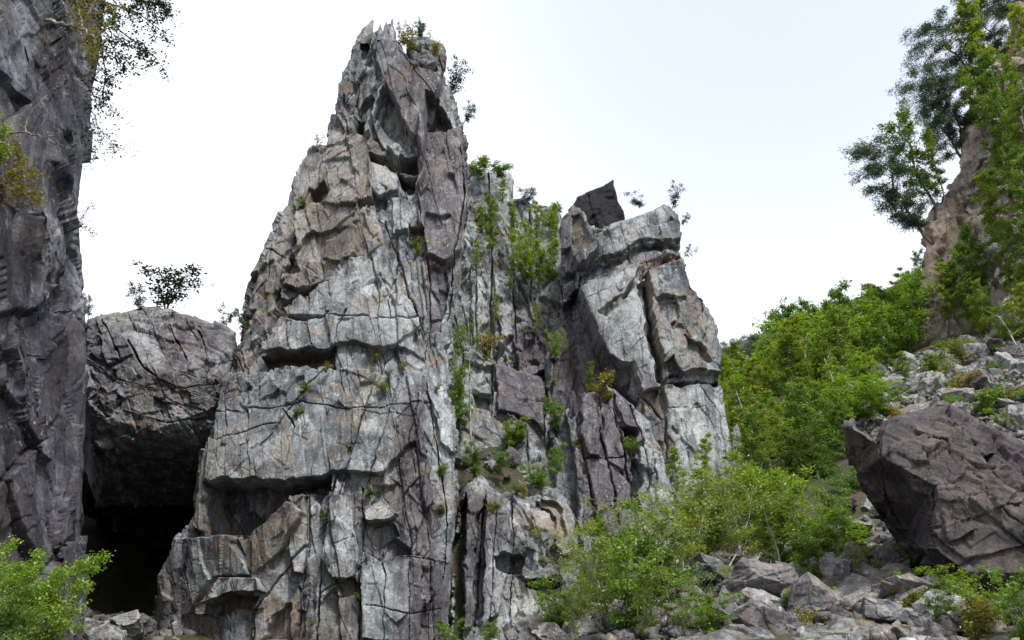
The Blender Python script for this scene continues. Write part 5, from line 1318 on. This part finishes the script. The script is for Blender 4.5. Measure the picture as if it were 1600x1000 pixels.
# a slim bare birch stem standing in the gully
W = Wood(); root = empty("birch_tree")
W.tube(at([736, 735, 734, 733, 732], [704, 650, 600, 540, 490], [51, 51.2, 51.4, 51.6, 52]), 0.075, 0.02, 6)
for q in ([(734, 560), (722, 540), (716, 520)], [(733, 530), (744, 515), (752, 505)], [(733, 510), (724, 498)], [(734, 590), (745, 575)]):
    W.tube(at([c[0] for c in q], [c[1] for c in q], 51.5), 0.02, 0.006, 4)
mesh_obj("trunk", *W.get(), B_BIRCH, root, smooth_shade=True)
_r = np.random.default_rng(3); _A = at(_r.uniform(714, 756, 60), _r.uniform(485, 570, 60), 51.5 + _r.normal(size=60) * 0.5)
mesh_obj("crown", *leaf_quads(_A[_r.integers(0, 60, 420)] + _r.normal(size=(420, 3)) * 0.25, 0.11, _r, 0.6), L_BIRCH, root)
tag(root, "slim white birch stem standing in the gully beside tall pinnacle", "tree")

# --- dead white birch stems leaning in the wood
for n, (pts, Y, lab) in enumerate([([(1318, 640), (1306, 605), (1296, 580), (1288, 560)], 64, "dead white birch stem leaning left at the forest's edge by the scree"), ([(1330, 620), (1322, 592), (1310, 575)], 66, "short dead white stem at the scree's left corner"),
        ([(1170, 690), (1160, 640), (1150, 610)], 62, "white birch stem leaning beside the right pinnacle"), ([(1590, 545), (1575, 515), (1556, 488)], 66, "bare white branch leaning at the top of the scree"), ([(1130, 905), (1142, 880), (1160, 850)], 36, "crooked white stem among the saplings"),
        ([(1222, 900), (1215, 860), (1198, 815), (1190, 780)], 37, "dark crooked bare trunk among the saplings"), ([(1260, 590), (1258, 550), (1262, 520)], 74, "pale upright trunk in the wood")]):
    W = Wood(); root = empty("bare_tree")
    q = at([c[0] for c in pts], [c[1] for c in pts], [Y + 0.3 * i for i in range(len(pts))])
    r_ = 0.10 if Y > 50 else 0.055
    W.tube(q, r_, r_ * 0.35, 6)
    for k in range(5):
        i = 1 + k % (len(pts) - 1)
        o_ = q[i] * 0.7 + q[i - 1] * 0.3
        d_ = rng_s.normal(size=3) * np.array([1, 0.6, 0.6]) + np.array([0, 0, 0.8])
        L_ = np.linalg.norm(q[-1] - q[0]) * 0.3
        W.tube([o_, o_ + d_ * L_ * 0.3, o_ + d_ * L_ * 0.55 + rng_s.normal(size=3) * 0.1], r_ * 0.35, r_ * 0.08, 4)
    mesh_obj("trunk", *W.get(), B_BROWN if "dark" in lab else B_BIRCH, root, smooth_shade=True)
    tag(root, lab, "tree")

# ------------------------------------------------------------------ loose boulders
def boulder_proto(name, seed, mat, dims, nplanes=15, res=46):
    """a block split out of the cliff: cut by random planes, then chipped"""
    rng = np.random.default_rng(seed)
    g = np.linspace(-1, 1, res)
    A, B = np.meshgrid(g, g)
    one = np.ones_like(A)
    V, F = [], []
    for k, f in enumerate(((A, B, one), (B, A, -one), (one, A, B), (-one, B, A), (B, one, A), (A, -one, B))):
        V.append(np.stack(f, -1).reshape(-1, 3)); F.append(grid_faces(res, res) + k * res * res)
    V = np.concatenate(V); F = np.concatenate(F)
    d = V / np.linalg.norm(V, axis=1, keepdims=True)
    nrm = rng.normal(size=(nplanes, 3)); nrm /= np.linalg.norm(nrm, axis=1, keepdims=True)
    nrm = np.concatenate([nrm, np.array([[1, .1, 0], [-1, 0, .15], [0, 1, .1], [.1, -1, 0], [0, .1, 1], [0, 0, -1.0]])]); nrm /= np.linalg.norm(nrm, axis=1, keepdims=True)
    off = np.concatenate([rng.uniform(0.62, 0.95, nplanes), rng.uniform(0.6, 0.85, 6)])
    dn = d @ nrm.T
    rr = np.where(dn > 1e-3, off / np.maximum(dn, 1e-3), 1e9).min(1)
    P = d * rr[:, None] * np.array(dims)
    fr, cell = fracture(P + seed * 13.0, seed, (0.9, 0.9, 0.8), (0.5, 0.2), 0.30, 0.7)
    P = P + d * fr[:, None]
    col = np.zeros((len(P), 4)); col[:, 0] = 0.35 * (cell > 0.62)
    o = mesh_obj(name, P, F, mat, None, {"paint": col, "cell": cell})
    return o


DIMS = [(1.0, 0.8, 0.7), (1.3, 0.9, 0.45), (0.8, 0.8, 0.9), (1.5, 1.0, 0.6), (1.0, 1.1, 0.55), (0.7, 0.9, 1.1), (1.6, 0.8, 0.35), (1.1, 0.9, 0.8)]
SHAPE = ["blocky", "slabby", "angular", "long", "squat", "upright", "flat", "chunky"]
BPROTO, BUSED = {}, set()
rng_b = np.random.default_rng(99)


def lay(kind, tone, P, size, rot=None, name="boulder"):
    key = (kind, tone)
    if key not in BPROTO:
        BPROTO[key] = boulder_proto("boulder", 500 + kind * 7 + (3 if tone else 0), M_ROCK_TALUS if tone else M_ROCK_SCREE, DIMS[kind])
        o = BPROTO[key]
    else:
        o = BPROTO[key].copy(); C.objects.link(o)
    o.location = P
    o.rotation_euler = rot if rot is not None else (rng_b.normal() * 0.35, rng_b.normal() * 0.35, rng_b.uniform(0, 6.28))
    o.scale = (size, size * rng_b.uniform(0.85, 1.2), size * rng_b.uniform(0.85, 1.15))
    return o


BIG = [  # shape, dark?, x, y, distance, half size in px, label
    (6, 0, 1150, 912, 36, 52, "pale flat topped boulder left of the talus, beside the saplings"), (3, 1, 1185, 938, 34.5, 52, "long purple boulder just below the pale flat topped one"),
    (7, 1, 1275, 968, 31, 56, "large grey purple boulder in the middle of the bottom talus"), (0, 1, 1400, 895, 36, 48, "dark blocky boulder under the giant boulder's lower edge"),
    (4, 0, 1385, 985, 28.5, 48, "rounded pale boulder at the bottom edge, right of the large purple one"), (5, 1, 1458, 945, 29.5, 46, "upright dark boulder near the bottom right shrubs"),
    (6, 0, 1325, 806, 44, 40, "flat pale slab lying left of the giant boulder"), (2, 1, 1345, 880, 38.5, 42, "brown angular boulder left of the giant boulder's foot"), (1, 0, 1180, 985, 30, 45, "slabby boulder at the bottom edge under the purple ones"),
    (2, 1, 1130, 968, 32.5, 36, "dark angular boulder near bottom saplings"), (0, 0, 1230, 915, 37, 30, "small pale block above the large purple talus boulder"), (5, 1, 1310, 925, 35, 34, "upright purple block behind the large bottom talus boulder"),
    (4, 1, 1430, 860, 39, 34, "squat dark rock in the shade below the giant boulder"), (7, 0, 1420, 820, 42, 26, "chunky grey rock under the giant boulder's overhang"), (1, 1, 1500, 985, 25.5, 40, "dark slab at the bottom right among the shrubs"),
    (6, 0, 1440, 625, 66, 36, "pale tilted slab at the left end of the scree"), (3, 0, 1385, 606, 68, 34, "long pale slab on the upper left rim of the scree"), (7, 0, 1520, 572, 68, 34, "big pale block on the scree's top edge under the tan cliff"), (0, 0, 1478, 600, 67, 30, "grey block in the centre of the scree"),
    (2, 0, 1580, 590, 62, 36, "angular block at the scree's right edge"), (3, 0, 850, 960, 41.5, 44, "long grey boulder at the foot of the rock buttress"), (4, 0, 825, 985, 40.5, 36, "squat pale boulder below the rock buttress at the bottom edge"), (0, 0, 195, 972, 37, 34, "grey boulder at the mouth of the black cave"),
    (2, 1, 225, 940, 43, 30, "dark angular boulder inside the cave mouth"), (7, 0, 165, 1000, 33, 34, "pale chunky boulder at the bottom edge before the cave"),
]
for kd, tone, px, py, Y, hp, lab in BIG:
    p = on_ground(px, py + hp * 0.4, Y)
    o = lay(kd, tone, (p[0], p[1], p[2] + 0.25 * hp / FPX * Y), hp / FPX * Y * 0.95)
    tag(o, lab, "boulder", "loose boulders on the slopes")


def scatter(n, poly, yr, size, dark, zone, mind):
    pts = []
    poly = np.asarray(poly, float)
    for t in range(n * 30):
        px = rng_b.uniform(poly[:, 0].min(), poly[:, 0].max()); Y = rng_b.uniform(*yr)
        p = at(px, 700, Y); z = float(ground(p[0], p[1])); bx, by = proj(np.array([p[0], p[1], z]))
        if poly_mask(np.array([bx]), np.array([by]), poly, 0.5)[0] < 0.5: continue
        if any((p[0] - q[0]) ** 2 + (p[1] - q[1]) ** 2 < mind ** 2 for q in pts): continue
        pts.append((p[0], p[1], z, bx, by))
        if len(pts) >= n: break
    for x, y, z, bx, by in pts:
        s = size[0] * (size[1] / size[0]) ** (rng_b.uniform() ** 1.7)
        kd = int(rng_b.integers(0, 8)); tone = int(rng_b.uniform() < dark)
        o = lay(kd, tone, (x, y, z + 0.15 * s), s)
        word = ("small " if s < 0.55 * size[1] else "large ") + ("dark " if tone else "grey ") + SHAPE[kd]
        ITEMS.append((o, word, "boulder", zone, bx, by))


scatter(80, [(1320, 640), (1335, 590), (1420, 565), (1480, 548), (1680, 530), (1680, 600), (1480, 620)], (58, 82), (0.6, 2.0), 0.05, "on the upper scree under the tan cliff", 1.2)
scatter(75, [(1320, 690), (1335, 620), (1480, 600), (1680, 590), (1680, 700), (1480, 700)], (44, 70), (0.45, 1.7), 0.1, "on the lower scree behind the giant boulder", 1.0)
scatter(46, [(1290, 800), (1330, 740), (1400, 820), (1500, 920), (1480, 940), (1330, 900)], (28, 50), (0.25, 0.9), 0.6, "beneath the giant boulder's overhang", 0.6)
scatter(80, [(1090, 900), (1250, 880), (1330, 890), (1500, 940), (1500, 1020), (1090, 1020)], (24, 40), (0.3, 1.25), 0.45, "in the bottom talus", 0.6)
scatter(26, [(800, 940), (900, 900), (1000, 920), (1080, 940), (1080, 1020), (780, 1020)], (30, 45), (0.3, 1.2), 0.3, "below the gully at the bottom", 0.8)
scatter(44, [(120, 1015), (130, 910), (240, 905), (240, 1015)], (32, 54), (0.4, 1.2), 0.6, "on the floor of the cave mouth", 0.7)
scatter(14, [(715, 760), (715, 640), (800, 640), (850, 760)], (48, 56), (0.3, 0.9), 0.3, "on the grassy gully ledge", 0.8)

for t in range(34):       # bushes rooted among the blocks
    px, Y = (rng_b.uniform(1320, 1620), rng_b.uniform(50, 76)) if t < 20 else (rng_b.uniform(1100, 1480), rng_b.uniform(27, 42))
    p = at(px, 700, Y); z = float(ground(p[0], p[1])); bx, by = proj(np.array([p[0], p[1], z]))
    key = ("bushlet%d" if t % 3 else "ochre%d") % (t % 3)
    o = plant(key, (p[0], p[1], z), rng_b.uniform(0.9, 1.8) if t < 20 else rng_b.uniform(0.5, 1.0), None, (0, 0), rng_b.uniform(1.0, 1.6))
    ITEMS.append((o, "low green" if t % 3 else "low yellowish", "bush", "among the pale scree blocks" if t < 20 else "among the talus blocks at the bottom", bx, by))

# ------------------------------------------------------------------ small broken stones between the boulders
rng_g = np.random.default_rng(31)
n = 42000
gx_, gy_ = rng_g.uniform(-24, 70, n), rng_g.uniform(22, 82, n)
GP = np.stack([gx_, gy_, ground(gx_, gy_)], -1)
sx, sy = proj(GP)
zone = poly_mask(sx, sy, [(1310, 700), (1325, 590), (1420, 560), (1480, 535), (1700, 515), (1700, 720), (1500, 700)], 8) * (gy_ > 42)
zone = np.maximum(zone, ((gy_ < 48) & (sx > 780) & (sx < 1640) & (sy < 1060) & (fbm(GP * 0.3, 55, 2) > -0.35)) * 1.0)
zone = np.maximum(zone, ((sx > 110) & (sx < 470) & (sy > 890) & (sy < 1060) & (gy_ > 30) & (gy_ < 56)) * 1.0)
GP = GP[zone > 0.5]
n = len(GP)
cube = np.array([[-1, -1, -1], [1, -1, -1], [1, 1, -1], [-1, 1, -1], [-1, -1, 1], [1, -1, 1], [1, 1, 1], [-1, 1, 1]], float)
cf = np.array([[0, 3, 2, 1], [4, 5, 6, 7], [0, 1, 5, 4], [1, 2, 6, 5], [2, 3, 7, 6], [3, 0, 4, 7]])
s = 0.06 * (6.0 ** (rng_g.uniform(size=n) ** 2.2))
V = cube[None] * rng_g.uniform(0.45, 1.0, (n, 8, 3))
an = rng_g.uniform(0, 6.28, n); bn = rng_g.normal(size=n) * 0.6
ca, sa, cb, sb = np.cos(an)[:, None], np.sin(an)[:, None], np.cos(bn)[:, None], np.sin(bn)[:, None]
x, y, z = V[..., 0] * 1.25, V[..., 1], V[..., 2] * 0.7
x, z = x * cb - z * sb, x * sb + z * cb
x, y = x * ca - y * sa, x * sa + y * ca
V = np.stack([x, y, z], -1) * s[:, None, None] + (GP + np.stack([0 * s, 0 * s, 0.35 * s + 0.05], -1))[:, None]
cl = np.zeros((n * 8, 4)); cl[:, 0] = np.repeat((rng_g.uniform(size=n) > 0.7) * 0.4, 8); cl[:, 1] = np.repeat((rng_g.uniform(size=n) > 0.6) * 0.6, 8)
rub = mesh_obj("rubble", V.reshape(-1, 3), (cf[None] + 8 * np.arange(n)[:, None, None]).reshape(-1, 4), M_ROCK_SCREE, None, {"paint": cl, "cell": np.repeat(rng_g.uniform(size=n), 8)})
tag(rub, "small broken grey stones filling the gaps between the boulders", "rubble", None, "stuff")

# ------------------------------------------------------------------ ground cover
rng_u = np.random.default_rng(77)
n = 17000
ux, uy = rng_u.uniform(-5, 85, n), rng_u.uniform(22, 128, n)
UP = np.stack([ux, uy, ground(ux, uy)], -1)
sx, sy = proj(UP)
keep = (sx > 690) & (sx < 1700) & (sy < 1060) & (fbm(UP * 0.25, 71, 3) > -0.15)
open_scree = ((sx > 1310) & (sy > 560) & (uy > 40) & (uy < 80)) | ((uy < 42) & (sx > 1090))
keep &= ~(open_scree & (rng_u.uniform(size=n) < 0.82))
UP = UP[keep]
per = 34
idx = np.repeat(np.arange(len(UP)), per)
sz = rng_u.uniform(0.18, 0.6, len(UP))[idx]
cen = UP[idx] + rng_u.normal(size=(len(idx), 3)) * np.stack([sz * 0.7, sz * 0.7, sz * 0.25], -1) + np.stack([0 * sz, 0 * sz, 0.35 * sz], -1)
u = mesh_obj("undergrowth", *leaf_quads(cen, 0.13, rng_u, 0.5), L_GREEN)
tag(u, "low green undergrowth of ferns and bilberry covering the slopes", "undergrowth", None, "stuff")

# ------------------------------------------------------------------ labels for the many: by look, by place, and only then by order
ORD = ["leftmost", "second from left", "third from left", "fourth from left", "fifth from left", "sixth from left"]
byk = {}
for it in ITEMS: byk.setdefault(it[1:4], []).append(it)
for (word, noun, zone), lst in byk.items():
    lst.sort(key=lambda q: q[4])
    grp = {"boulder": "loose boulders on the slopes", "tuft": "tufts growing in rock cracks"}.get(noun, "trees and shrubs of the valley side")
    cat = {"tuft": "plant", "sapling": "tree", "birch": "tree"}.get(noun, noun)
    for i, it in enumerate(lst):
        if len(lst) == 1: lab = "%s %s %s" % (word, noun, zone)
        elif len(lst) <= 6: lab = "%s %s %s, %s" % (word, noun, zone, ORD[i])
        else: lab = "%s %s %s" % (word, noun, zone)
        tag(it[0], lab, cat, grp)
